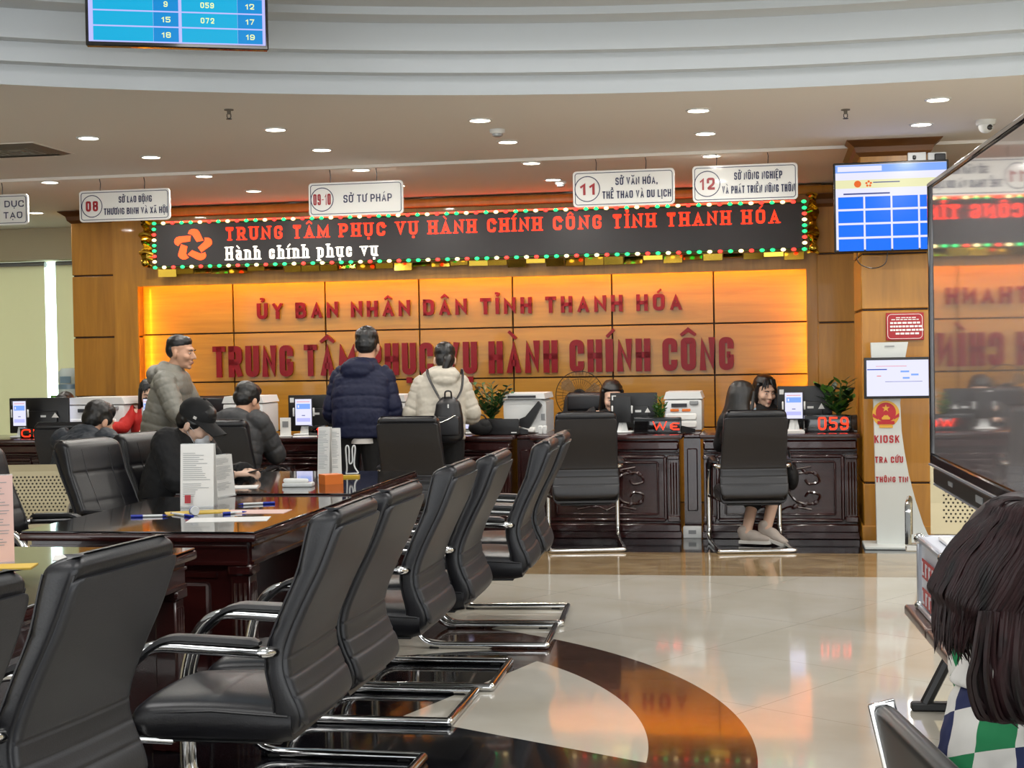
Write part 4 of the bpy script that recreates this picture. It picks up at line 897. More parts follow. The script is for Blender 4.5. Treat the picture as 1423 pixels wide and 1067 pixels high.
def plant(label, px, py_base, py_top, v, spread, n, leafn, seed, mats=('leaf', 'leaf_dark', 'leaf_light'), potw=.07, poth=.12, lw=.018, ll=.075, base=None, rz0=0):
    u, _ = onc(px, py_base, v); _, zt = onc(px, py_top, v); rs = random.Random(seed); b0 = CT if base is None else base
    t = thing('potted_plant', label, 'plant', W(u, v, b0), -A, 'potted plants on the counters')
    MB().lathe([(potw*.75, 0), (potw, poth), (potw*.9, poth), (potw*.85, poth*.85), (.001, poth*.85)], 18, cap=False).lathe([(.001, .001), (potw*.75, .001)], 18, cap=False).obj('pot', 'pot_dark', t)
    H = zt-b0-poth*.8; leaves = [MB() for _ in mats]; st = MB()
    for i in range(n):
        a = 2*PI*i/n+rs.uniform(-.4, .4); r = spread*rs.uniform(.35, 1); hh = H*rs.uniform(.42, 1.0)
        P = [Vector((0, 0, poth*.8)), Vector((r*.35*math.cos(a), r*.35*math.sin(a)*.7, poth*.8+hh*.5)), Vector((r*math.cos(a), r*math.sin(a)*.7, poth*.8+hh))]
        Q = smooth_path(P, 8); st.tube(Q, .005, 5)
        for k in range(leafn):
            f = .3+.7*k/(leafn-1); p = Q[min(int(f*(len(Q)-1)), len(Q)-1)]
            for s in (-1, 1):
                an = a+s*rs.uniform(.7, 1.6); L = ll*rs.uniform(.7, 1.15)*(1.1-.3*f); d = Vector((math.cos(an), math.sin(an)*.8, rs.uniform(.3, .9))).normalized(); q = p+d*L
                sd = d.cross(Vector((0, 0, 1))).normalized()*lw*rs.uniform(.8, 1.2); m = p.lerp(q, .5)+Vector((0, 0, .004)); mb = leaves[rs.choices(range(len(mats)), (5, 3, 2)[:len(mats)])[0]]
                mb.add([p, m+sd-d*L*.1, m+sd*.8+d*L*.2, q, m-sd*.8+d*L*.2, m-sd-d*L*.1, m+Vector((0, 0, -.004))], [(0, 1, 6), (1, 2, 6), (2, 3, 6), (3, 4, 6), (4, 5, 6), (5, 0, 6)])
    st.obj('stems', 'leaf', t); allb = MB()
    for k, mb in enumerate(leaves): allb.add(mb.v, mb.f, k)
    o = allb.obj('foliage', list(mats), t); o['kind'] = 'stuff'; return t
def slab(name, label, cat, loc, size, m, rz=0, group=None, bev=.001):
    o = MB().box((0, 0, size[2]/2), size).obj(name, m, None, False); o.location = loc; o.rotation_euler.z = rz; return tag(o, label, cat, group)

# counter under 059
monitor('black monitor seen from behind, next to the person with fringe', 1080, 1157, 541, 597, 12.12)
tablet('lit tablet on a white stand left of the 059 display', 1089, 1117, 544, 583, 11.93)
led_box('black display box showing 059 in red', 1117, 1192, 577, 602, 11.80, '059', 1137, 1179, 579, 597.5)
plant('leafy plant in a dark pot behind the 059 display', 1166, 600, 531, 12.05, .17, 12, 4, 4, potw=.075, poth=.13, lw=.024, ll=.125)
slab('paper_stack', 'stack of papers under the tablet left of 059', 'papers', W(onc(1095, 600, 11.78)[0], 11.80, CT), (.24, .18, .02), 'paper', -A+.1)
# counter under the scrolling display
monitor('black monitor seen from behind with white stickers, right of the fan', 848, 914, 546, 594, 12.12)
tablet('tablet turned away on a white stand left of the scrolling display', 852, 877, 551, 587, 11.93, 0, True)
led_box('black display box showing part of a scrolling red word', 880, 947, 580, 603, 11.80, 'W∈', 907, 944, 585, 598)
plant('slim plant with narrow leaves beside the white copier', 918, 600, 540, 12.02, .06, 5, 7, 9, potw=.04, poth=.08, lw=.010, ll=.07, mats=('leaf_light', 'leaf'))
copier('white copier between the two right counters, in front of the panels', 922, 977, 545, 603, 12.25, .42, 1)
def handset(label, px, py, v, rz=0):
    u, z = onc(px, py, v); t = thing('telephone', label, 'telephone', W(u, v, CT), -A+rz, 'black telephones on the counters')
    MB().prism([(-.085, 0), (.085, 0), (.085, .03), (-.085, .075)], -.09, .09).obj('base', 'black_plastic', t, False)
    MB().cap((-.05, -.075, .09), (-.05, .075, .09), .02, .02).ell((-.05, -.08, .08), (.026, .026, .024)).ell((-.05, .08, .08), (.026, .026, .024)).obj('receiver', 'black_plastic', t)
handset('black telephone beside the scrolling display', 948, 590, 12.0, .3); handset('black telephone in front of the big white printer', 719, 592, 11.98, .2)
# counter with printer, plant and bag
plant('big bushy green plant behind the black laptop', 684, 600, 533, 12.1, .20, 15, 6, 12, potw=.09, poth=.12, lw=.02, ll=.08, mats=('leaf', 'leaf_dark', 'leaf_dry'))
t = thing('laptop', 'black laptop standing open with its lid to us, before the plant', 'laptop', W(onc(690, 604, 11.80)[0], 11.80, CT), -A)
(ua, za), (ub, zb) = onc(664, 583, 11.8), onc(717, 604, 11.8); MB().rbox((.03, 0, (za-CT)/2+.004), (ub-ua, .018, za-CT), .006, 2).obj('lid', 'black_plastic', t); MB().rbox((.03, .12, .009), (ub-ua, .24, .018), .006, 1).obj('keyboard_base', 'black_plastic', t); MB().box((.03+(ub-ua)*.37, -.0105, .02), (.045, .002, .009)).obj('badge', 'white_plastic', t, False)
t = thing('handbag', 'slumped black handbag left of the black laptop', 'bag', W(onc(667, 604, 11.74)[0], 11.755, CT), -A)
MB().ell((0, 0, .062), (.10, .05, .062)).ell((.03, 0, .085), (.06, .045, .05)).obj('body', 'cloth_black', t); MB().tube(smooth_path([(-.05, 0, .11), (-.03, -.02, .16), (.03, -.02, .165), (.06, 0, .12)], 5), .006, 6).obj('handle', 'leather', t)
tablet('small blue-lit tablet beside the white jacket person', 645, 657, 583, 597, 11.95, .3)
def big_printer():
    (ua, za), (ub, zb) = onc(699, 547, 12.1), onc(759, 602, 12.1); w = ub-ua; h = za-CT
    t = thing('printer', 'big white printer with a raised dark tray, right of the plant', 'printer', W((ua+ub)/2, 12.05, CT), -A, None)
    MB().prism([(-w*.45, 0), (w*.5, 0), (w*.5, h*.78), (w*.36, h*.84), (-w*.5, h*.84), (-w*.5, h*.45)], .06, .5).obj('body', 'white_plastic', t, False)
    MB().prism([(-w*.5, h*.86), (w*.5, h*.86), (w*.47, h), (-w*.42, h)], .03, .5).obj('lid', 'white_plastic', t, False)
    MB().box((-w*.05, .03, h*.92), (w*.66, .02, h*.06)).obj('scanner_slot', 'dark_ink', t, False)
    MB().prism([(-w*.12, h*.18), (w*.12, h*.10), (w*.42, h*.70), (w*.34, h*.80), (w*.04, h*.42), (-w*.1, h*.36)], .0, .06).obj('paper_tray', 'black_plastic', t, False)
    MB().rbox((0, .05, h*.08), (w*.5, .1, h*.14), .01, 1).obj('front_cover', 'white_board', t); MB().box((w*.43, .058, h*.4), (w*.09, .006, h*.16)).obj('label_sticker', 'grey_plastic', t, False)
big_printer()
for k, px in enumerate((751, 757)):
    t = tag(MB().rbox((0, 0, .035), (.035, .035, .07), .006, 1).obj('paper_cup', 'white_plastic'), ('left', 'right')[k]+' small white cup beside the big printer', 'cup', 'cups beside the printer'); t.location = W(onc(px, 600, 11.85)[0], 11.86, CT); t.rotation_euler.z = -A
copier('white copier behind the navy jacket person', 528, 564, 549, 604, 12.2, .42)
# counter behind the charcoal person
monitor('black monitor seen from behind, left of navy jacket person', 401, 470, 549, 598, 12.12)
tablet('lit tablet on a white stand left of navy jacket person', 409, 435, 553, 592, 11.93)
copier('white copier behind the charcoal puffer jacket person', 308, 367, 551, 606, 12.2, .42)
led_box('black display box half hidden behind the leaflet stand', 428, 452, 592, 609, 11.8, '1', 440, 443, 595, 606)
t = thing('code_stand', 'small white upright card stand left of the lit tablet', 'stand', W(onc(397, 609, 11.76)[0], 11.76, CT), -A+.1)
MB().prism([(-.045, .01), (.045, .01), (.045, .16), (-.045, .16)], 0, .006).obj('card', 'white_board', t, False); MB().rbox((0, .0, .006), (.1, .08, .012), .003, 1).obj('base', 'white_plastic', t); MB().box((0, -.002, .105), (.05, .003, .05)).obj('panel', 'grey_plastic', t, False)
slab('document', 'white paper in front of the lit tablet left of navy person', 'paper', W(onc(424, 608, 11.75)[0], 11.75, CT), (.2, .14, .006), 'paper', -A+.3)
# far left counters
monitor('black monitor seen from behind at the far left', 14, 97, 554, 602, 12.12)
tablet('lit tablet on a white stand at the far left', 17, 38, 556, 593, 11.93)
led_box('black display box with red strokes at the far left', 27, 70, 595, 611, 11.80, 'CI', 30, 48, 598, 609)
copier('white copier behind the person in dark slate jacket', 92, 175, 553, 606, 12.2, .45)
tablet('angled tablet in front of the person in red', 196, 214, 553, 591, 11.95, -.5)
t = thing('document_rack', 'clear rack of white papers beside the person in red', 'rack', W(onc(216, 606, 11.83)[0], 11.83, CT), -A-.3)
for k in range(3): MB().box((0, .03*k, .11+.02*k), (.10, .004, .2), rot=(-.25, 0, 0)).obj('paper', 'paper', t, False)
MB().box((0, .03, .004), (.12, .12, .008)).obj('base', 'clear_acrylic', t, False)
# water dispenser and cup at the back left
u, _ = onc(93, 560, 14.6)
t = thing('water_dispenser', 'white water dispenser with a clear bottle by the left column', 'water dispenser', W(u-.02, 14.75, 0), -A)
MB().rbox((0, .0, .5), (.31, .32, 1.0), .02, 2).obj('cabinet', 'white_plastic', t); b = MB()
b.lathe([(.05, 1.0), (.12, 1.06), (.132, 1.1), (.132, 1.22), (.122, 1.235), (.132, 1.25), (.132, 1.36), (.10, 1.4), (.001, 1.405)], 24, cap=False).obj('bottle', 'water_bottle', t); MB().lathe([(.133, 1.18), (.134, 1.205), (.133, 1.23)], 24, cap=False).box((0, -.13, 1.28), (.12, .012, .07)).obj('bottle_label', 'water_blue', t)
u, z = onc(76, 556, 14.5); t = thing('green_cup_shape', 'bright green cup drawn tall and slim beside the water dispenser', 'bin', W(u, 14.5, 0), -A); MB().lathe([(.035, 0), (.04, z+.05), (.036, z+.05), (.03, .02)], 18, cap=False).obj('body', 'green_plastic', t)  # stands in for a small green cup, drawn up from the floor
# standing fan
def fan():
    u, z = onc(806, 549, 13.5); t = thing('standing_fan', 'standing fan with wire cage behind the empty staff chair', 'fan', W(u, 13.5, 0), -A); R = .222
    MB().lathe([(.18, 0), (.18, .02), (.05, .045), (.02, .05)], 24).obj('base', 'black_plastic', t); MB().tube([(0, 0, .04), (0, 0, z-.05)], .014, 10).obj('pole', 'grey_plastic', t); MB().cap((0, .02, z), (0, .16, z), .05, .04).obj('motor', 'black_plastic', t)
    mb = MB()
    for k in range(40):
        a = 2*PI*k/40; c, s = math.cos(a), math.sin(a); mb.tube([(.05*c, -.09, z+.05*s), (.15*c, -.085, z+.15*s), (R*.97*c, -.05, z+R*.97*s), (R*c, -.02, z+R*s), (R*.95*c, .02, z+R*.95*s), (.06*c, .05, z+.06*s)], .0012, 4, cap=False)
    for r, y, q in ((R, -.02, .004), (.15, -.085, .002), (.05, -.09, .003)): mb.tube([(r*math.cos(2*PI*k/40), y, z+r*math.sin(2*PI*k/40)) for k in range(40)], q, 6, close=True)
    mb.obj('cage', 'fan_wire', t); MB().disc((0, -.095, z), .042, (0, -1, 0), 20, .012).obj('cage_badge', 'black_gloss', t); h = MB().disc((0, -.05, z), .06, (0, -1, 0), 20, .05).obj('hub', 'black_plastic', t)
    for k in range(3):
        a = 2*PI*k/3+.4; rr = [(.05, -.25), (.12, -.42), (.19, -.38), (.205, 0), (.18, .30), (.10, .25), (.05, .2)]
        pts = [(r*math.cos(a+q), r*math.sin(a+q)) for r, q in rr]; b = MB().prism([(x, z+y) for x, y in pts], -.045, -.042).obj('blade', 'fan_blade', t, False)
fan()

# ================================================================== things on the writing tables
def ontable(px, py): p = atz(px, py, TZ); return Vector((p.x, p.y, TZ))
def leaflet_stand(label, px, py, w, h, rz, m='paper', pic=False):
    t = thing('leaflet_stand', label, 'leaflet stand', ontable(px, py), rz, 'upright leaflet stands on the tables')
    for s in (-1, 1): MB().box((0, s*.028, h/2), (w, .004, h), rot=(s*.09, 0, 0)).obj('sheet', m, t, False)
    MB().box((0, 0, .004), (w, .09, .008)).box((0, 0, h), (w, .02, .004)).obj('holder', 'clear_acrylic', t, False)
    mb = MB(); rs = random.Random(int(px))
    for k in range(24):
        z = h*(.92-.032*k); 
        if rs.random() < .85 and z > .06*h: l = w*rs.uniform(.35, .82); mb.box((-w*.42+l/2, -.0315-(.5-z/h)*h*.09, z), (l, .001, h*.007), rot=(-.09, 0, 0))
    mb.obj('printed_lines', 'grey_plastic', t, False)
    if pic: MB().box((-w*.25, -.037-.02, h*.14), (w*.18, .002, h*.13), rot=(-.09, 0, 0)).obj('red_stamp', 'red_ink', t, False)
    return t
leaflet_stand('tall white leaflet stand in the middle of the nearer table', 277, 704, .165, .31, -.05, pic=True)
leaflet_stand('second leaflet stand seen edge on behind the tall one', 306, 690, .165, .22, 1.15)
leaflet_stand('leaflet stand on the far table, left sheet of the pair', 453, 662, .075, .30, -.25)
leaflet_stand('leaflet stand on the far table, right sheet of the pair', 467, 661, .06, .29, .25)
leaflet_stand('leaflet stand with pinkish print at the left picture edge', 0, 782, .10, .32, .35, 'paper_pink')
slab('paper_sheet', 'white sheet of paper at the front of the nearer table', 'paper', ontable(318, 722), (.36, .17, .002), 'paper', .05)
slab('paper_sheet', 'pale pink sheet of paper behind the white sheet', 'paper', ontable(357, 711), (.30, .16, .002), 'paper_pink', -.1)
slab('paper_sheet', 'white slip of paper on the nearest table', 'paper', ontable(125, 773), (.26, .15, .002), 'paper', .25)
slab('paper_sheet', 'white papers in front of the capped person hands', 'paper', ontable(331, 677), (.22, .16, .004), 'paper', .1)
slab('folder', 'yellow folder under the tall leaflet stand', 'folder', ontable(275, 712), (.30, .12, .004), 'paper_yellow', .3)
slab('folder', 'yellow folder at the bottom left under the pinkish leaflet stand', 'folder', ontable(8, 788), (.2, .12, .004), 'paper_yellow', .1)
slab('orange_box', 'folded orange card box on the far table', 'box', ontable(460, 672), (.11, .10, .055), 'orange_paper', .5)
slab('yellow_tray', 'small yellow tray under the white wire holder', 'tray', ontable(488, 663), (.10, .07, .012), 'yellow_plastic', 0)
def pen(label, pa, pb, m):
    a, b = ontable(*pa), ontable(*pb); d = b-a; L = d.length; t = thing('pen', label, 'pen', a+Vector((0, 0, .006)), math.atan2(d.y, d.x), 'pens lying on the nearer table')
    MB().tube([(0, 0, 0), (L*.62, 0, 0)], .0055, 8).obj('barrel', 'white_plastic', t); MB().tube([(L*.62, 0, 0), (L, 0, 0)], .0065, 8).obj('cap', m, t); MB().tube([(-.025, 0, 0), (0, 0, 0)], [.001, .0055], 8).obj('tip', m, t)
pen('blue and white pen at the left of the nearer table', (226, 718), (182, 719), 'blue_ink'); pen('white pen with blue cap before the leaflet stand', (240, 715), (268, 719), 'blue_ink')
pen('white pen with blue end beyond the pink sheet', (338, 702), (382, 700), 'blue_ink'); pen('dark blue pen lying across the pink sheet', (336, 713), (310, 715), 'blue_ink')
t = thing('tape_roll', 'small white and blue tape roll beside the tall leaflet stand', 'tape', ontable(270, 716)+Vector((0, 0, .022)), .6)
T = Matrix.Rotation(PI/2, 4, 'X'); MB().lathe([(.004, -.013), (.020, -.015), (.022, -.012), (.022, .012), (.020, .015), (.004, .013)], 20, T=T).obj('roll', 'white_plastic', t); MB().lathe([(.0225, -.004), (.0228, .004)], 20, T=T, cap=False).obj('blue_band', 'blue_ink', t)
t = thing('desk_device', 'flat white desk telephone cradle on the far table', 'telephone', ontable(415, 676), -.1)
MB().rbox((0, 0, .012), (.17, .09, .024), .01, 2).obj('base', 'white_plastic', t); MB().cap((-.07, -.015, .035), (.05, -.015, .035), .014, .011).obj('receiver', 'white_board', t); MB().box((.05, .0, .0245), (.04, .03, .002)).obj('display', 'navy_ink', t, False)
t = thing('wire_holder', 'white bent wire holder standing on the far table', 'wire holder', ontable(488, 660), 0)
MB().tube(smooth_path([(-.03, 0, .01), (-.025, 0, .05), (-.03, 0, .16), (-.02, 0, .18), (-.01, 0, .16), (-.01, 0, .08), (.0, 0, .07), (.01, 0, .09), (.01, 0, .16), (.02, 0, .18), (.028, 0, .16), (.02, 0, .06), (.045, -.02, .015), (.02, -.03, .012), (-.03, -.02, .01)], 4), .005, 6).obj('wire', 'white_plastic', t)

# ================================================================== steel benches
def bench_seat_meshes(w=.5):
    P = {}; mb = MB(); prof = [(-.02, .425), (.20, .41), (.40, .42), (.46, .405)]; back = [(.0, .43), (-.05, .60), (-.09, .80), (-.11, .84), (-.125, .835)]
    th = .006
    mb.loft([[(-w/2, y, z), (w/2, y, z), (w/2, y, z-th*3), (-w/2, y, z-th*3)] for y, z in smooth_path([(y, z, 0) for y, z in prof], 4) for y, z in [(y, z)]] if False else [[(-w/2, p[0], p[1]), (w/2, p[0], p[1]), (w/2, p[0], p[1]-.018), (-w/2, p[0], p[1]-.018)] for p in prof]); P['seat'] = mb.mesh('seat', 'perforated', False)
    mb = MB(); mb.loft([[(-w/2, p[0], p[1]), (w/2, p[0], p[1]), (w/2, p[0]-.014, p[1]), (-w/2, p[0]-.014, p[1])] for p in back]); P['backrest'] = mb.mesh('backrest', 'perforated', False)
    mb = MB()
    for r in range(14):
        for c in range(15):
            x = -w*.38+w*.76*(c+.5*(r % 2))/15; z = .50+.265*r/13
            y = interp([.43, .60, .80, .84], [0, -.05, -.09, -.11], z); mb.disc((x, y+.001, z), .0062, (0, 1, .25), 8, .003); mb.disc((x, y-.0155, z), .0062, (0, 1, .25), 8, .003)
    P['perforations'] = mb.mesh('perforations', 'hole_dark', False); return P
BS = bench_seat_meshes()
def steel_bench(label, loc, rz, n, arms=True, skip=()):
    t = thing('steel_bench', label, 'bench', loc, rz, 'steel waiting benches'); w = .53
    for i in range(n):
        for k, me in BS.items():
            o = link_mesh(k, me, t); o.location = ((i-(n-1)/2)*w, 0, 0)
            if k == 'perforations': o['kind'] = 'stuff'
    for i in range(n+1):
        x = (i-n/2)*w + (-.1 if i == 0 else .1 if i == n else 0)
        MB().tube(fillet([(x, -.06, .42), (x, -.04, .63), (x, .36, .635), (x, .40, .42)], .06, 5), .017, 8).obj('armrest', 'chrome', t)
    MB().rbox((0, .17, .375), (n*w+.24, .06, .045), .008, 1).obj('beam', 'steel', t)
    for s in (-1, 1):
        x = s*(n*w/2-.12); MB().tube([(x, .17, .37), (x, .17, .2), (x, -.06, .025)], .02, 8).tube([(x, .17, .2), (x, .42, .025)], .02, 8).rbox((x, -.07, .012), (.05, .06, .024), .006, 1).rbox((x, .43, .012), (.05, .06, .024), .006, 1).obj('leg', 'chrome', t)
    return t
p = aty(58, 690, 9.3); steel_bench('perforated steel bench at the left behind the writing tables', Vector((p.x-.27, 9.15, 0)), PI-.05, 2)
steel_bench('steel bench with chrome arms near the white kiosk', Vector((2.84, 8.15, 0)), 2.86, 2)
def padded_bench(label, loc, rz, n, back=True):
    t = thing('padded_bench', label, 'bench', loc, rz, 'padded waiting benches'); w = .56
    for i in range(n):
        x = (i-(n-1)/2)*w; MB().rbox((x, .22, .40), (w-.015, .50, .045), .016, 3).obj('seat', 'bronze_seat', t)
        if back: MB().rbox((x, -.09, .64), (w-.03, .04, .42), .018, 3, rot=(.22, 0, 0)).obj('backrest', 'seat_dark', t); MB().rbox((x-w/2+.012, -.09, .64), (.012, .05, .43), .004, 2, rot=(.22, 0, 0)).obj('edge_strip', 'chrome', t)
    MB().rbox((0, .2, .345), (n*w, .07, .05), .008, 1).obj('beam', 'black_plastic', t)
    for s in (-1, 1): x = s*(n*w/2-.1); MB().tube([(x, .24, .345), (x, .40, .03)], .024, 8).tube([(x, .16, .345), (x, -.05, .03)], .024, 8).rbox((x, .18, .018), (.05, .56, .036), .008, 1).obj('leg', 'black_plastic', t)
    return t
b0 = atz(1248, 832, .415); b1 = atz(1304, 898, .415); bd = (b0-b1); bd.z = 0; ang = math.atan2(bd.y, bd.x)
# runs along the depth; its front edge faces left
n_ = Vector((-bd.y, bd.x, 0)).normalized(); mid = b0-bd.normalized()*(1.0)
padded_bench('padded bench carrying the aluminium ballot box', Vector((mid.x, mid.y, 0))-n_*.47, ang, 4 if False else 3, False)
def ballot_box():
    c0 = atz(1279, 846, .425); c1 = atz(1313, 884, .425); d = c1-c0; d.z = 0; w = .36; dd = .26; h = .30
    rz = math.atan2(d.y, d.x); t = thing('ballot_box', 'white aluminium ballot box with silver corners and red print', 'box', Vector((c0.x, c0.y, .4245)), rz)
    L = max(d.length, .34)
    MB().box((L/2, dd/2, h/2), (L-.01, dd-.01, h-.01)).obj('panel', 'box_white', t, False); mb = MB()
    for y in (0, dd):
        for z in (.012, h-.012): mb.rbox((L/2, y, z), (L, .024, .024), .006, 1)
        for x in (0, L): mb.rbox((x, y, h/2), (.024, .024, h), .006, 1)
    for x in (0, L):
        for z in (.012, h-.012): mb.rbox((x, dd/2, z), (.024, dd, .024), .006, 1)
    mb.obj('edge_frame', 'aluminium', t)
    for x in (0, L):
        for y in (0, dd):
            for z in (.014, h-.014): MB().ell((x, y, z), .024, None, 12).obj('corner', 'chrome', t)
    MB().rbox((L/2, dd/2, h+.004), (L*.55, dd*.6, .012), .003, 1).obj('lid_plate', 'white_plastic', t); MB().box((L/2, dd/2, h+.011), (L*.3, .012, .003)).obj('slot', 'dark_ink', t, False)
    for z, hh in ((h*.62, .075), (h*.24, .07)):
        mb = MB(); mb.box((L/2, -.007, z), (L*.62, .003, hh)); mb.obj('red_print', 'sign_red', t, False)
        rs = random.Random(3)
        for k in range(5): MB().box((L*.22+L*.14*k, -.0095, z), (L*.035, .002, hh*.7)).box((L*.255+L*.14*k, -.0095, z+rs.choice((-.02, 0, .02))), (L*.05, .002, .01)).obj('letter_mark', 'box_white', t, False)
ballot_box()
t = padded_bench('dark padded bench with steel edged backrest in the lower right foreground', Vector((.80, 2.13, 0)), -PI/2, 2, True)
# ================================================================== people
def remesh(mb, name, mats, voxel=.008, sm=3, parent=None, matfn=None, wob=0, seed=0):
    me = mb.mesh(name, mats, False); o = bpy.data.objects.new(name, me); COL.objects.link(o)
    md = o.modifiers.new('r', 'REMESH'); md.mode = 'VOXEL'; md.voxel_size = voxel
    dg = bpy.context.evaluated_depsgraph_get(); dg.update()
    m2 = bpy.data.meshes.new_from_object(o.evaluated_get(dg)); bpy.data.objects.remove(o); bpy.data.meshes.remove(me)
    b = bmesh.new(); b.from_mesh(m2)
    for _ in range(sm): bmesh.ops.smooth_vert(b, verts=b.verts[:], factor=.5, use_axis_x=True, use_axis_y=True, use_axis_z=True)
    if wob:
        b.normal_update(); from mathutils import noise
        for v in b.verts: v.co += v.normal*wob*(noise.noise(v.co*22+Vector((seed, 0, 0)))+.6*noise.noise(v.co*47))
    b.to_mesh(m2); b.free(); m2.materials.clear()
    for m in (mats if isinstance(mats, (list, tuple)) else [mats]): m2.materials.append(MATS[m])
    if matfn:
        for p in m2.polygons: p.material_index = matfn(p.center)
    else: m2.polygons.foreach_set('material_index', [0]*len(m2.polygons))
    m2.shade_smooth(); m2.name = name; return link_mesh(name, m2, parent)
def frame_at(c, rot, k=1.1): return Matrix.Translation(Vector(c)) @ Euler(rot).to_matrix().to_4x4() @ Matrix.Scale(k, 4)
def head_shape(mb, T):
    mb.ell((0, -.012, .045), (.074, .095, .083), T=T); mb.ell((0, .025, -.01), (.066, .074, .09), T=T); mb.ell((0, .040, -.072), (.046, .048, .036), T=T)
    mb.ell((0, .072, -.095), (.024, .022, .016), T=T); mb.ell((0, .072, .035), (.05, .028, .016), T=T)
    mb.cap((0, .098, .012), (0, .116, -.024), .009, .0135, T=T); mb.ell((0, .102, -.03), (.019, .014, .009), T=T)
    for s in (-1, 1):
        mb.ell((s*.036, .066, -.022), (.028, .028, .026), T=T); mb.ell((s*.074, -.008, -.008), (.010, .021, .032), (0, 0, s*-.35), T=T)
    mb.ell((0, .090, -.055), (.024, .014, .007), T=T); mb.ell((0, .088, -.067), (.020, .014, .007), T=T)
    mb.cap((0, -.018, -.05), (0, -.04, -.17), .056, .058, T=T)
def face_bits(t, T, brows='hair_black'):
    for s in (-1, 1):
        e = MB().ell((s*.031, .0885, .008), (.0125, .007, .0042), None, 12, T=T).obj('eye', 'eye_white', t); MB().ell((s*.031, .0945, .008), (.0056, .003, .0042), None, 10, T=T).obj('iris', 'eye_dark', e)
        MB().tube([(s*.014, .101, .026), (s*.032, .101, .032), (s*.050, .088, .027)], [.0035, .0042, .002], 6, T=T).obj('eyebrow', brows, t)
    MB().ell((0, .1005, -.0555), (.0175, .006, .0042), None, 12, T=T).ell((0, .0990, -.0640), (.015, .006, .0048), None, 12, T=T).obj('lips', 'lip', t)
def hand(mb, wrist, d, nrm, curl=.6, side=1, k=1.0):
    """palm plus five fingers; d points to the fingertips, nrm out of the back of the hand"""
    d = Vector(d).normalized(); nrm = Vector(nrm); nrm = (nrm-d*nrm.dot(d)).normalized(); s = d.cross(nrm)*side; w = Vector(wrist)
    for q in (-.026, -.009, .009, .026): mb.cap(w+d*.012*k, w+d*.085*k+s*q*k, .016*k, .0125*k)
    for q, L in ((-.029, .072), (-.010, .080), (.010, .075), (.028, .058)):
        p = w+d*.088*k+s*q*k; a = 0; r = .0088*k
        for seg, f in enumerate((.45, .32, .23)):
            a += curl*(.5, .8, .6)[seg]; q2 = p+(d*math.cos(a)-nrm*math.sin(a))*L*f*k; mb.cap(p, q2, r, r*.92, 8); p = q2; r *= .92
    p = w+d*.03*k-s*.022*k; q2 = p+(d*.7-s*.75-nrm*.35).normalized()*.038*k; mb.cap(p, q2, .0125*k, .0105*k, 8); q3 = q2+(d*.95-s*.1-nrm*.45).normalized()*.032*k; mb.cap(q2, q3, .0102*k, .009*k, 8)
def rings_along(keys, n, puff=0, nb=8, X=(1, 0, 0), seg=28, ph=0):
    """keys: (centre, rx, ry) from bottom to top"""
    C = smooth_path([k[0] for k in keys], 12); m = len(C)-1; out = []; X = Vector(X)
    for i in range(n):
        t = i/(n-1); f = t*m; a = int(min(f, m-1)); c = C[a].lerp(C[a+1], f-a); tg = (C[min(a+2, m)]-C[max(a-1, 0)]).normalized()
        kf = t*(len(keys)-1); j = int(min(kf, len(keys)-2)); g = kf-j; g = g*g*(3-2*g); rx = keys[j][1]*(1-g)+keys[j+1][1]*g; ry = keys[j][2]*(1-g)+keys[j+1][2]*g
        y = tg.cross(X).normalized(); x = y.cross(tg); d = puff*((1-(1-abs(math.sin(PI*(nb*t+ph))))**5)-.8)
        out.append([c+x*((rx+d)*math.copysign(abs(math.cos(q))**.85, math.cos(q)))+y*((ry+d)*math.copysign(abs(math.sin(q))**.85, math.sin(q))) for q in (2*PI*k/seg for k in range(seg))])
    return out
def sleeve(mb, pts, r0_, r1_, puff=0, nb=8):
    P = smooth_path(pts, 14); n = len(P); mb.tube(P, [r0_+(r1_-r0_)*i/(n-1)+puff*((1-(1-abs(math.sin(PI*nb*i/(n-1))))**5)-.8) for i in range(n)], 16)
def limb(mb, pts, rs):
    for i in range(len(pts)-1): mb.cap(pts[i], pts[i+1], rs[i], rs[i+1])
def shoe(t, an, d, m='cloth_black', sole='rubber', k=1.0, name='shoe'):
    d = Vector(d); rz = math.atan2(-d.x, d.y); pit = math.asin(max(-1, min(1, d.normalized().z)))
    T = Matrix.Translation(Vector(an)) @ Matrix.Rotation(rz, 4, 'Z') @ Matrix.Rotation(pit, 4, 'X')
    mb = MB().ell((0, .08, -.035), (.044*k, .10*k, .034), T=T).ell((0, -.01, -.015), (.040, .055, .05), T=T).ell((0, .14, -.042), (.042*k, .055, .026), T=T).ell((0, .045, -.02), (.040, .075, .045), T=T).ell((0, -.025, .01), (.040, .048, .045), T=T)
    o = remesh(mb, name, m, .007, 3, t)
    MB().loft([[(x*.046*k*(1-.12*(y > .1)), .07+y*1.0, z) for x, y in ((-1, -.12), (1, -.12), (1.05, 0), (1.0, .09), (.5, .125), (-.5, .125), (-1.0, .09), (-1.05, 0))] for z in (-.078, -.055)], T=T).obj('sole', sole, o)
    if sole == 'sole_white':
        for q in (.03, .06, .09): MB().tube([T @ Vector(p) for p in ((-.026, q, .012-q*.3), (0, q+.008, .027-q*.35), (.026, q, .012-q*.3))], .004, 6).obj('lace', 'cloth_white', o)
    return o
def hair_short(t, T, seed=0, m='hair_black', fade=0):
    mb = MB().ell((0, -.018, .062), (.080, .100, .078), T=T).ell((0, .030, .088), (.066, .060, .052), T=T).ell((0, -.055, .015), (.073, .060, .075-fade), T=T)
    for s in (-1, 1): mb.ell((s*.060, .0, .03), (.018, .055, .05-fade*.4), T=T)
    return remesh(mb, 'hair', m, .006, 2, t, None, .004, seed)
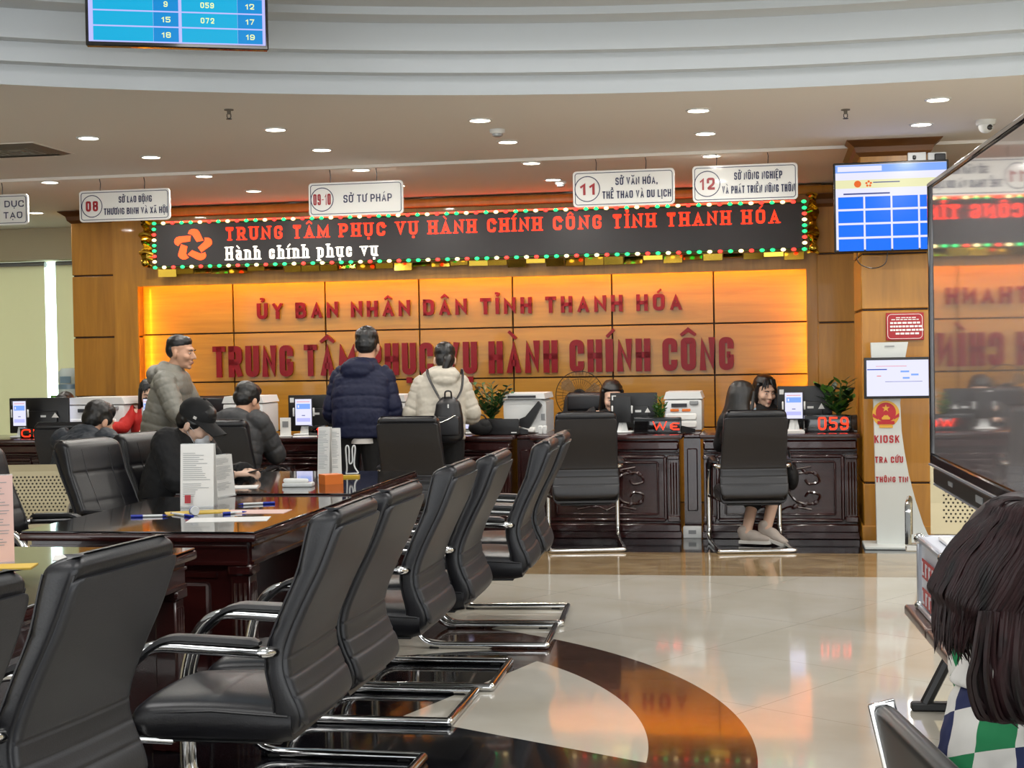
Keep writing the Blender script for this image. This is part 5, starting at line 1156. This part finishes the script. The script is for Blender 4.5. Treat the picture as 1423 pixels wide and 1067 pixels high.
def body_mesh(t, T, J, skin, hands=True, curl=(.6, .6), hn=((0, 0, 1), (0, 0, 1)), voxel=.007):
    mb = MB(); head_shape(mb, T); nk = T @ Vector((0, -.04, -.16))
    c, h = Vector(J['chest']), Vector(J['hip']); mb.cap(nk, c+Vector((0, 0, .1)), .056, .075); mb.loft(rings_along([(h, .15, .10), (h.lerp(c, .5), .135, .09), (c, .155, .10), (c+(nk-c)*.55, .11, .075)], 16))
    for i, s in enumerate('LR'):
        sh, el, wr = (Vector(J[k+s]) for k in ('sh', 'el', 'wr')); limb(mb, [sh, el, wr], [.05, .042, .027])
        mb.cap(sh, c+Vector((0, 0, .08)), .05, .07)
        if hands: hand(mb, wr, J.get('hd'+s, wr-el), hn[i], curl[i], -1 if s == 'L' else 1)
        hp, kn, an = (Vector(J[k+s]) for k in ('hp', 'kn', 'an')); limb(mb, [hp, kn, an], [.085, .056, .038]); mb.cap(an, an+Vector(J.get('ft'+s, (0, .14, -.03))), .036, .028)
    return remesh(mb, 'body', skin, voxel, 3, t)
def trousers(t, J, m='cloth_black', r=(.098, .072, .055), to=1.0):
    mb = MB(); h = Vector(J['hip']); mb.ell(h, (.175, .13, .13))
    for s in 'LR':
        hp, kn, an = (Vector(J[k+s]) for k in ('hp', 'kn', 'an')); limb(mb, [hp, kn, kn.lerp(an, to)], r); mb.cap(h, hp, .12, r[0])
    return remesh(mb, 'trousers', m, .010, 4, t, None, .003, 3)
def jacket(t, J, keys, m, puff=0, nb=8, sl=(.082, .058), snb=8, hood=None, wob=.0, collar=True, name='jacket', voxel=.008, extra=None):
    mb = MB(); mb.loft(rings_along(keys, 60, puff, nb))
    for s in 'LR':
        sh, el, wr = (Vector(J[k+s]) for k in ('sh', 'el', 'wr')); top = Vector(keys[-1][0]); a = sh.lerp(top, .25)
        sleeve(mb, [a, sh, sh.lerp(el, .5), el, el.lerp(wr, .5), wr], sl[0], sl[1], puff, snb)
    if hood:
        for c, r, e in hood: mb.ell(c, r, e)
    if extra: extra(mb)
    return remesh(mb, name, m, voxel, 2, t, None, wob, 5)
def person(label, loc, rz): return thing('person', label, 'person', loc, rz)
def stand_J(**k):
    J = dict(hip=(0, 0, .90), chest=(0, .02, 1.22), shL=(-.185, .02, 1.35), shR=(.185, .02, 1.35), elL=(-.26, .03, 1.06), elR=(.26, .03, 1.06), wrL=(-.2, .26, 1.0), wrR=(.2, .26, 1.0),
             hpL=(-.09, 0, .86), hpR=(.09, 0, .86), knL=(-.10, .03, .47), knR=(.10, .03, .47), anL=(-.10, -.02, .08), anR=(.10, -.02, .08)); J.update(k); return J
def sit_J(**k):
    J = dict(hip=(0, -.08, .57), chest=(0, -.06, .86), shL=(-.18, -.05, .99), shR=(.18, -.05, .99), elL=(-.25, .06, .76), elR=(.25, .06, .76), wrL=(-.16, .28, .80), wrR=(.16, .28, .80),
             hpL=(-.09, -.02, .55), hpR=(.09, -.02, .55), knL=(-.11, .38, .54), knR=(.11, .38, .54), anL=(-.11, .36, .08), anR=(.11, .36, .08)); J.update(k); return J

def navy_man():
    t = person('person standing at the counter from behind in a hooded navy puffer jacket', Vector((-1.20, 11.6, 0)), -.10)
    J = stand_J(chest=(0, .10, 1.22), hip=(0, -.02, .92), shL=(-.178, .13, 1.305), shR=(.178, .13, 1.305), elL=(-.25, .10, 1.04), elR=(.25, .10, 1.04), wrL=(-.2, .36, .96), wrR=(.2, .36, .96))
    T = frame_at((.03, .19, 1.555), (-.18, 0, 0), 1.2); body_mesh(t, T, J, 'skin'); hair_short(t, T, 1)
    jacket(t, J, [((0, .0, .83), .215, .15), ((0, .02, 1.0), .225, .16), ((0, .06, 1.15), .235, .155), ((0, .10, 1.28), .23, .14), ((0, .12, 1.38), .16, .115), ((0, .14, 1.45), .10, .095)], 'jacket_navy', .012, 8, (.088, .066), 7,
           [((-.02, .03, 1.38), (.145, .075, .085), (.35, 0, 0)), ((-.02, .0, 1.34), (.12, .05, .07), (.5, 0, 0)), ((0, .10, 1.44), (.13, .11, .035), (.2, 0, 0))], .003)
    trousers(t, J); MB().loft(rings_along([((.03, -.005, .80), .10, .13), ((.03, -.005, .84), .10, .13)], 3)).obj('shirt_tail', 'cloth_white', t)
    for s in 'LR': shoe(t, J['an'+s], (0, 1, 0))
navy_man()
def white_woman():
    t = person('person standing from behind in a white puffer jacket with a ponytail', Vector((-.56, 11.6, 0)), .02)
    J = stand_J(chest=(0, .08, 1.14), hip=(0, -.02, .86), shL=(-.158, .10, 1.225), shR=(.158, .10, 1.225), elL=(-.245, .09, 1.0), elR=(.245, .09, 1.0), wrL=(-.12, .33, .98), wrR=(.12, .33, .98), knL=(-.09, .02, .45), knR=(.09, .02, .45))
    T = frame_at((.03, .17, 1.44), (-.12, 0, .1), 1.08); body_mesh(t, T, J, 'skin_pale')
    jacket(t, J, [((0, .0, .81), .185, .13), ((0, .01, .92), .19, .135), ((0, .05, 1.05), .195, .135), ((0, .08, 1.2), .205, .125), ((0, .10, 1.31), .15, .10), ((0, .12, 1.37), .085, .08)], 'jacket_white', .011, 10, (.088, .058), 10,
           [((.03, .02, 1.32), (.13, .07, .065), (.3, 0, 0)), ((.03, -.01, 1.28), (.10, .05, .05), (.4, 0, 0)), ((.02, .1, 1.36), (.11, .1, .03), (.2, 0, 0))], .003)
    trousers(t, J)
    mb = MB().ell((0, -.015, .055), (.081, .102, .082), T=T).ell((0, -.05, .0), (.074, .065, .075), T=T).ell((0, .045, .085), (.06, .05, .045), T=T)
    h = remesh(mb, 'hair', 'hair_black', .006, 2, t, None, .002, 2)
    MB().tube(smooth_path([T @ Vector(p) for p in ((.01, -.10, .01), (.015, -.135, -.01), (.0, -.14, -.06), (-.02, -.125, -.115))], 6), [.022]+[.034]*8+[.03]*9+[.012], 12).obj('ponytail', 'hair_black', h)
    MB().lathe([(.02, -.008), (.026, 0), (.02, .008)], 14, T=T @ Matrix.Translation((.012, -.118, .0)) @ Matrix.Rotation(1.3, 4, 'X')).obj('hair_tie', 'cloth_white', h)
    for s in 'LR': shoe(t, J['an'+s], (0, 1, 0))
    b = thing('backpack', 'small black leather backpack worn on the white puffer jacket', 'backpack', Vector((-.56, 11.6, 0)), .02)
    c = Vector((.06, -.155, .985)); mb = MB(); mb.loft(rings_along([(c+Vector((0, .01, -.16)), .10, .05), (c+Vector((0, 0, -.13)), .118, .06), (c, .115, .065), (c+Vector((0, .01, .10)), .10, .055), (c+Vector((0, .03, .165)), .055, .03)], 30)); o = remesh(mb, 'body', 'leather', .007, 3, b)
    MB().rbox(tuple(c+Vector((0, -.062, -.055))), (.17, .03, .15), .014, 3).obj('front_pocket', 'leather', b); MB().tube([tuple(c+Vector((-.07, -.08, -.03))), tuple(c+Vector((0, -.082, .0))), tuple(c+Vector((.06, -.08, .03)))], .003, 6).obj('zip', 'steel', b); MB().box(tuple(c+Vector((.0, -.06, .1))), (.012, .006, .03)).obj('zip_pull', 'steel', b)
    MB().tube(smooth_path([tuple(c+Vector((-.025, -.01, .16))), tuple(c+Vector((-.02, -.02, .21))), tuple(c+Vector((.02, -.02, .21))), tuple(c+Vector((.025, -.01, .16)))], 5), .007, 8).obj('handle', 'leather', b)
    for s in (-1, 1): MB().tube(smooth_path([tuple(c+Vector((s*.05, .0, .13))), (c.x+s*.10, -.085, 1.20), (c.x+s*.135-.02, -.03, 1.31), (c.x+s*.135-.03, .06, 1.365), (c.x+s*.13-.03, .16, 1.33)], 6), .012, 8, flat=.5).obj('strap', 'leather', b)
white_woman()
def grey_man():
    t = person('person standing in profile facing right in a grey hooded puffer jacket', Vector((-2.78, 11.75, 0)), -PI/2-.12)
    J = stand_J(chest=(0, .08, 1.2), hip=(0, -.03, .9), shL=(-.18, .08, 1.29), shR=(.18, .08, 1.29), elL=(-.24, .18, 1.08), elR=(.25, .20, 1.06), wrL=(-.17, .42, .94), wrR=(.2, .42, .93))
    T = frame_at((0, .15, 1.53), (-.10, 0, -.12), 1.1); body_mesh(t, T, J, 'skin', curl=(.7, .7)); face_bits(t, T)
    mb = MB().ell((0, -.018, .070), (.078, .096, .066), T=T).ell((0, .022, .086), (.064, .058, .044), T=T).ell((0, -.058, .028), (.072, .056, .074), T=T); remesh(mb, 'hair', 'hair_black', .006, 2, t, None, .002, 4)
    jacket(t, J, [((0, -.02, .78), .20, .15), ((0, -.01, .96), .21, .155), ((0, .03, 1.1), .22, .15), ((0, .07, 1.26), .225, .145), ((0, .07, 1.38), .165, .12), ((0, .09, 1.44), .09, .09)], 'jacket_grey', .011, 9, (.094, .066), 11,
           [((0, -.05, 1.37), (.14, .075, .075), (.2, 0, 0)), ((0, -.07, 1.33), (.11, .05, .06), (.2, 0, 0)), ((0, .06, 1.42), (.115, .11, .035), (0, 0, 0))], .003)
    trousers(t, J)
    for s in 'LR': shoe(t, J['an'+s], (0, 1, 0))
grey_man()
def slate_man():
    loc = Vector((-3.02, 10.35, 0)); t = person('person hunched forward at the left in a dark slate jacket, seen from behind', loc, -.35)
    J = sit_J(chest=(0, .02, .80), hip=(0, -.08, .55), shL=(-.2, .03, .92), shR=(.2, .03, .92), elL=(-.26, .2, .74), elR=(.26, .2, .74), wrL=(-.1, .42, .78), wrR=(.12, .42, .78))
    T = frame_at((.03, .14, 1.045), (-.42, 0, -.25), 1.15); body_mesh(t, T, J, 'skin'); hair_short(t, T, 8)
    jacket(t, J, [((0, -.1, .50), .20, .14), ((0, -.09, .62), .205, .145), ((0, -.04, .75), .215, .145), ((0, .01, .87), .22, .13), ((0, .05, .95), .15, .105), ((0, .08, .985), .085, .085)], 'jacket_slate', 0, 8, (.086, .06), 8, [((0, .06, .97), (.10, .095, .035), (-.3, 0, 0))], .006)
    trousers(t, J)
    for s in 'LR': shoe(t, J['an'+s], (0, 1, 0))
    s = thing('stool', 'stool under the person in the dark slate jacket', 'stool', loc, -.35)
    MB().lathe([(.17, .415), (.185, .43), (.185, .44), (.17, .45), (.001, .452)], 20).obj('seat', 'leather', s)
    for k in range(4): a = PI/4+PI/2*k; MB().tube([(.12*math.cos(a), .12*math.sin(a), .42), (.17*math.cos(a), .17*math.sin(a), 0)], .013, 8).obj('leg', 'chrome', s)
slate_man()
def cap_man():
    loc = Vector((-2.02, 8.87, 0)); rz = face(.96, -.28); t = person('person in a black coat and cap with a white face mask, looking at a telephone', loc, rz)
    J = sit_J(chest=(0, .02, .86), hip=(0, -.08, .56), shL=(-.19, .03, .985), shR=(.19, .03, .985), elL=(-.25, .17, .755), elR=(.25, .14, .78), wrL=(-.10, .40, .80), wrR=(.07, .40, .80))
    T = frame_at((0, .12, 1.09), (-.48, 0, .02)); body_mesh(t, T, J, 'skin_pale', curl=(.75, .6), hn=((-.4, 0, 1), (.4, 0, 1)), voxel=.006); face_bits(t, T); hair_short(t, T, 6)
    jacket(t, J, [((0, -.1, .48), .21, .15), ((0, -.09, .62), .21, .15), ((0, -.04, .78), .22, .15), ((0, .01, .92), .225, .135), ((0, .04, 1.0), .15, .11), ((0, .06, 1.05), .085, .085)], 'coat_black', 0, 8, (.094, .066), 8, [((0, .04, 1.03), (.105, .1, .04), (-.3, 0, 0))], .006, name='coat')
    trousers(t, J)
    mk = MB().ell((0, .074, -.052), (.051, .044, .05), T=T).ell((0, .098, -.032), (.022, .022, .026), T=T); m = remesh(mk, 'face_mask', 'mask_white', .005, 2, t)
    for s in (-1, 1): MB().tube([T @ Vector(p) for p in ((s*.05, .065, -.03), (s*.074, .01, .0), (s*.08, -.02, .01), (s*.074, .005, -.03), (s*.05, .06, -.075))], .0016, 5).obj('ear_loop', 'mask_white', m)
    for s in 'LR': shoe(t, J['an'+s], (0, 1, 0))
    c = thing('baseball_cap', 'black baseball cap worn by the masked person at the far table', 'cap', loc, rz)
    mb = MB().ell((0, -.012, .065), (.089, .108, .088), T=T); mb.loft([[T @ Vector((x*(.088-.022*q), .060+.125*q-.030*x*x, .070-.028*q-.028*x*x+z)) for x in np.linspace(-1, 1, 13)]+[T @ Vector((x*(.088-.022*q), .060+.125*q-.030*x*x, .064-.028*q-.028*x*x+z)) for x in np.linspace(1, -1, 13)] for q in np.linspace(0, 1, 8) for z in (0,)])
    # cut the crown below the brim line
    o = mb.obj('crown', 'cloth_black', c); b = bmesh.new(); b.from_mesh(o.data); Ti = T.inverted()
    bmesh.ops.delete(b, geom=[v for v in b.verts if (Ti @ v.co).z < .022 and (Ti @ v.co).y < .06], context='VERTS'); b.to_mesh(o.data); b.free()
    md = MB().ell((0, -.012, .153), (.009, .009, .006), None, 10, T=T).obj('button', 'cloth_black', c); MB().box((.086, .02, .06), (.006, .018, .014), T=T).obj('logo_patch', 'cloth_white', c, False)
    p = thing('mobile_phone', 'black telephone held in the masked person hands', 'phone', loc, rz); MB().rbox((.0, .50, .815), (.07, .14, .009), .004, 2, rot=(.25, 0, 0)).obj('body', 'black_gloss', p)
cap_man()
def charcoal_man():
    loc = Vector((-2.10, 11.08, 0)); t = person('person seated from behind in a charcoal puffer jacket with short hair', loc, -.22)
    J = sit_J(chest=(0, .0, .86), hip=(0, -.04, .57), shL=(-.2, .02, .99), shR=(.2, .02, .99), elL=(-.27, .14, .77), elR=(.28, .14, .75), wrL=(-.16, .36, .83), wrR=(.16, .36, .83))
    T = frame_at((.06, .13, 1.155), (-.38, 0, -.28)); body_mesh(t, T, J, 'skin'); hair_short(t, T, 9)
    jacket(t, J, [((0, -.07, .52), .215, .13), ((0, -.06, .64), .22, .135), ((0, -.03, .78), .235, .14), ((0, .0, .92), .24, .135), ((0, .03, 1.02), .165, .11), ((0, .06, 1.06), .09, .085)], 'jacket_charcoal', .011, 8, (.094, .066), 8, [((0, .05, 1.045), (.11, .1, .04), (-.3, 0, 0))], .003)
    trousers(t, J)
    for s in 'LR': shoe(t, J['an'+s], (0, 1, 0))
charcoal_man()
def long_hair(t, T, ln=.2, m='hair_black', fringe=False, seed=0, wd=1):
    mb = MB(); K = [(.140, -.015, .022, .026), (.128, -.012, .056, .064), (.09, -.012, .083, .094), (.04, -.03, .089, .084), (-.03, -.045, .092, .07), (-.10, -.055, .096*wd, .06), (-.10-ln*.55, -.06, .102*wd, .05), (-.10-ln, -.06, .088*wd, .03)]
    mb.loft([[T @ Vector((rx*math.cos(q), y+ry*math.sin(q), z)) for q in (2*PI*k/28 for k in range(28))] for z, y, rx, ry in reversed(K)])
    for s in (-1, 1): mb.cap((s*.076, .02, .06), (s*.082, .0, -.14), .016, .018, T=T)
    if fringe:
        for k, e in ((-3, .03), (-2, .05), (-1, .062), (1, .055), (2, .045), (3, .03)): mb.cap((k*.014, .066, .112), (k*.022, .094-.0022*k*k, e), .011, .005, T=T)
    return remesh(mb, 'hair', m, .005, 2, t, None, .0015, seed)
def sneaker_woman():
    loc = Vector((1.775, 11.12, 0)); t = person('person with long black hair sitting at the counter in a black dress and sneakers', loc, -.12)
    J = sit_J(chest=(0, .04, .82), hip=(0, -.02, .56), shL=(-.16, .05, .94), shR=(.16, .05, .94), elL=(-.2, .2, .75), elR=(.21, .2, .75), wrL=(-.1, .42, .83), wrR=(.12, .42, .83),
              hpL=(-.08, .02, .54), hpR=(.08, .02, .54), knL=(.08, .32, .48), knR=(.24, .28, .50), anL=(-.02, .06, .09), anR=(.13, .04, .125))
    T = frame_at((-.04, .08, 1.09), (-.15, 0, -.75), 1.12); body_mesh(t, T, J, 'skin_pale'); long_hair(t, T, .2, seed=3, wd=1.22)
    mk = MB().ell((0, .078, -.050), (.052, .050, .052), T=T); remesh(mk, 'face_mask', 'mask_blue', .006, 2, t)
    jacket(t, J, [((0, -.04, .50), .165, .13), ((0, -.03, .62), .16, .13), ((0, .0, .74), .165, .12), ((0, .04, .87), .175, .11), ((0, .06, .96), .11, .09), ((0, .08, 1.0), .07, .07)], 'cloth_black', 0, 8, (.07, .05), 8, None, .004, name='dress')
    mb = MB(); limb(mb, [J['hpL'], J['knL'], Vector(J['knL']).lerp(Vector(J['anL']), .45)], [.10, .085, .075]); limb(mb, [J['hpR'], J['knR'], Vector(J['knR']).lerp(Vector(J['anR']), .42)], [.10, .085, .075]); mb.ell((0.04, .30, .47), (.14, .12, .10)); remesh(mb, 'skirt', 'cloth_black', .009, 3, t)
    shoe(t, J['anL'], (.92, -.3, 0), 'shoe_beige', 'sole_white', 1.0, 'sneaker'); shoe(t, J['anR'], (.86, -.35, -.32), 'shoe_beige', 'sole_white', 1.0, 'sneaker')
    b = thing('skirt_bulge', 'black bag hanging beside the seated person in sneakers', 'bag', loc, -.12); mb = MB().ell((.33, .16, .50), (.055, .11, .10)); remesh(mb, 'body', 'cloth_black', .009, 3, b); MB().tube(smooth_path([(.33, .08, .57), (.31, .12, .70), (.33, .22, .57)], 6), .008, 6).obj('strap', 'leather', b)  # bag-like shape with a strap, put in for part of the skirt
sneaker_woman()
def staff(label, x, y, rz, tilt, shirt, seed, fringe=True, arm=None, skin='skin_pale', hz=1.10, female=True, hr=0):
    loc = Vector((x, y, 0)); t = person(label, loc, rz); J = sit_J(shL=(-.17, -.04, .96), shR=(.17, -.04, .96), wrL=(-.16, .33, .86), wrR=(.16, .33, .86), elL=(-.24, .10, .80), elR=(.24, .10, .80)); dz = hz-1.10
    if arm: J.update(arm)
    for k in ('shL', 'shR', 'chest'): J[k] = (J[k][0], J[k][1], J[k][2]+dz)
    T = frame_at((0, .0, hz+.02), (tilt, 0, hr)); body_mesh(t, T, J, skin, curl=(.7, .7)); face_bits(t, T)
    if female: long_hair(t, T, .2, fringe=fringe, seed=seed)
    else: hair_short(t, T, seed)
    jacket(t, J, [((0, -.1, .52), .165, .12), ((0, -.09, .65), .17, .12), ((0, -.07, .80), .18, .12), ((0, -.05, .90+dz), .185, .11), ((0, -.04, .99+dz), .12, .09), ((0, -.03, 1.03+dz), .07, .07)], shirt, 0, 8, (.072, .05), 8, None, .003)
    trousers(t, J)
    for s in 'LR': shoe(t, J['an'+s], (0, 1, 0))
    return t
def px_pos(px, y): return (px-711.5)/F_PX*y
staff('person with a fringe facing us behind the counter, next to 059 display', px_pos(1062, 12.95), 12.95, PI-.05, -.22, 'cloth_black', 1, hz=1.085, hr=.38)
staff('person in red at the far left counter writing with a pen', px_pos(208, 13.15), 13.15, PI+.25, -.2, 'cloth_red', 2, arm=dict(elL=(-.26, .16, .86), wrL=(-.02, .34, .875), elR=(.24, .14, .89), wrR=(.38, .38, .90), hdR=(.5, .5, .2)), hz=1.14)
staff('person half hidden behind the monitor beside the standing fan', px_pos(850, 12.9), 12.9, PI+.1, -.3, 'cloth_black', 3, hz=1.06, fringe=False)
staff('person half hidden behind the far left monitor with short hair', px_pos(90, 13.8), 13.8, PI-.1, -.35, 'cloth_white', 4, hz=1.02, female=False)
pp = thing('pen', 'pen held by the person in red', 'pen', Vector((px_pos(208, 13.15), 13.15, 0)), PI+.25); MB().tube([(.44, .43, .90), (.48, .45, .99)], .005, 6).obj('barrel', 'cloth_black', pp)
# --- the person in the foreground
def checks_material():
    m = mat('checked_shirt', '#d9d6d0', .75); N, L, b = nodes(m); t = m.node_tree; tc = N.new('ShaderNodeTexCoord'); mp = N.new('ShaderNodeMapping'); mp.inputs['Rotation'].default_value = (.2, .35, .5)
    L.new(tc.outputs['Object'], mp.inputs[0]); sp = N.new('ShaderNodeSeparateXYZ'); L.new(mp.outputs[0], sp.inputs[0]); X, Z = Nd(t, sp.outputs[0]), Nd(t, sp.outputs[2])
    def mix(f, a, c):
        n = N.new('ShaderNodeMix'); n.data_type = 'RGBA'; L.new(f.o, n.inputs['Factor'])
        for k, q in (('A', a), ('B', c)):
            if isinstance(q, str): n.inputs[k].default_value = lin(q)
            else: L.new(q, n.inputs[k])
        return n.outputs['Result']
    p = .064; cx = (X*(1/p)).op('FLOOR'); cz = (Z*(1/(p*1.25))).op('FLOOR'); s = (cx+cz).op('FLOORED_MODULO', 2).gt(.5); g = (cx-cz).op('FLOORED_MODULO', 4).gt(1.5)
    L.new(mix(s, '#d9d6d0', mix(g, '#0f7a48', '#1a2450')), b.inputs['Base Color'])
checks_material()
def front_woman():
    loc = Vector((.915, 2.52, 0)); rz = -1.15; t = person('person in the right foreground with long dark brown hair and a checked shirt', loc, rz); Mi = (Matrix.Translation(loc) @ Matrix.Rotation(rz, 4, 'Z')).inverted()
    def wl(px, py, y): return Mi @ aty(px, py, y)            # a place in the hall in the body's own frame
    J = sit_J(chest=(0, -.02, .80), hip=(0, -.1, .53), shL=(-.16, .0, .92), shR=(.16, .0, .92), elL=(-.18, .14, .68), elR=(.2, .14, .66), wrL=(-.06, .38, .66), wrR=(.06, .38, .66))
    T = frame_at((-.02, -.01, 1.095), (-.12, 0, -.75), 1.06); body_mesh(t, T, J, 'skin_pale', curl=(.6, .6), voxel=.006)
    jacket(t, J, [((0, -.12, .47), .17, .13), ((0, -.11, .58), .155, .12), ((0, -.08, .70), .16, .12), ((0, -.03, .84), .175, .115), ((0, .01, .93), .13, .10), ((0, .03, .965), .075, .075)], 'checked_shirt', 0, 8, (.07, .055), 8, None, .003, name='shirt', voxel=.007)
    mb = MB(); mb.loft(rings_along([((0, -.01, .885), .178, .135), ((0, .0, .94), .158, .118), ((0, .01, .985), .105, .09)], 14)); remesh(mb, 'collar', 'cloth_white', .006, 2, t)
    mb = MB(); mb.loft(rings_along([((.08, -.08, .46), .11, .135), ((.08, -.07, .66), .10, .125), ((.09, -.03, .82), .085, .10)], 12)); remesh(mb, 'vest', 'cloth_black', .007, 2, t)
    trousers(t, J); rs = random.Random(11); D = 2.5
    C = [(1452, 700, .03, .05), (1448, 716, .085, .09), (1440, 760, .115, .115), (1420, 815, .135, .11), (1396, 865, .135, .10), (1381, 892, .105, .08), (1376, 908, .06, .04)]
    mb = MB(); mb.loft(rings_along([(wl(px, py, D), rx, ry) for px, py, rx, ry in reversed(C)], 40, X=Mi.to_3x3() @ Vector((1, 0, 0))))
    mb.ell((0, -.015, .05), (.088, .108, .09), T=T); C2 = [(1490, 800, .11, .10), (1494, 880, .10, .09), (1492, 950, .085, .07), (1482, 1000, .045, .04)]
    mb.loft(rings_along([(wl(px, py, D), rx, ry) for px, py, rx, ry in reversed(C2)], 30, X=Mi.to_3x3() @ Vector((1, 0, 0)))); h = remesh(mb, 'hair', 'hair_brown', .007, 6, t)
    st = MB()
    def lockp(pts, r): P = smooth_path(pts, 7); n = len(P); st.tube(P, [r*min(1, (n-1-k)/7+.1) for k in range(n)], 5)
    X_ = Mi.to_3x3() @ Vector((1, 0, 0))
    for keys, cnt in ((C, 420), (C2, 160)):                  # fine strands following the hair from crown to tips
        R_ = rings_along([(wl(px, py, D), rx, ry) for px, py, rx, ry in keys], 26, X=X_); ctr = [sum((p for p in r), Vector())/len(r) for r in R_]
        for i in range(cnt):
            j = rs.random()*28; j0 = int(j) % 28; j1 = (j0+1) % 28; f = j-int(j); sw = rs.uniform(-1.2, 1.2); pts = []; a0 = rs.randint(0, 7); lift = rs.uniform(.0, .004)
            for k in range(a0, 25-rs.randint(0, 5), 2):
                q = j+sw*(k/25)**2; q0 = int(q) % 28; p = R_[k][q0].lerp(R_[k][(q0+1) % 28], q-math.floor(q)); pts.append(p+(p-ctr[k]).normalized()*lift)
            if len(pts) > 3: pts.append(pts[-1]+(pts[-1]-pts[-2])*rs.uniform(.3, 1.2)+Vector((0, 0, -.01))); lockp(pts, rs.uniform(.0016, .0036))
    for i in range(46):                                      # curls reaching over the shirt
        x0 = rs.uniform(1362, 1440); dx = rs.uniform(-14, 14); dd = D-.10-rs.uniform(0, .03); lockp([wl(x0, 850, D-.10), wl(x0-6+dx*.3, 910, dd-.01), wl(x0+dx-4, 950, dd-.02), wl(x0+dx+10, 985+rs.uniform(-10, 15), dd-.02), wl(x0+dx+34, 1004+rs.uniform(-12, 8), dd)], rs.uniform(.004, .007))
    o = st.obj('hair_strands', 'hair_brown', h); o['kind'] = 'stuff'
    for s in 'LR': shoe(t, J['an'+s], (0, 1, 0))
front_woman()
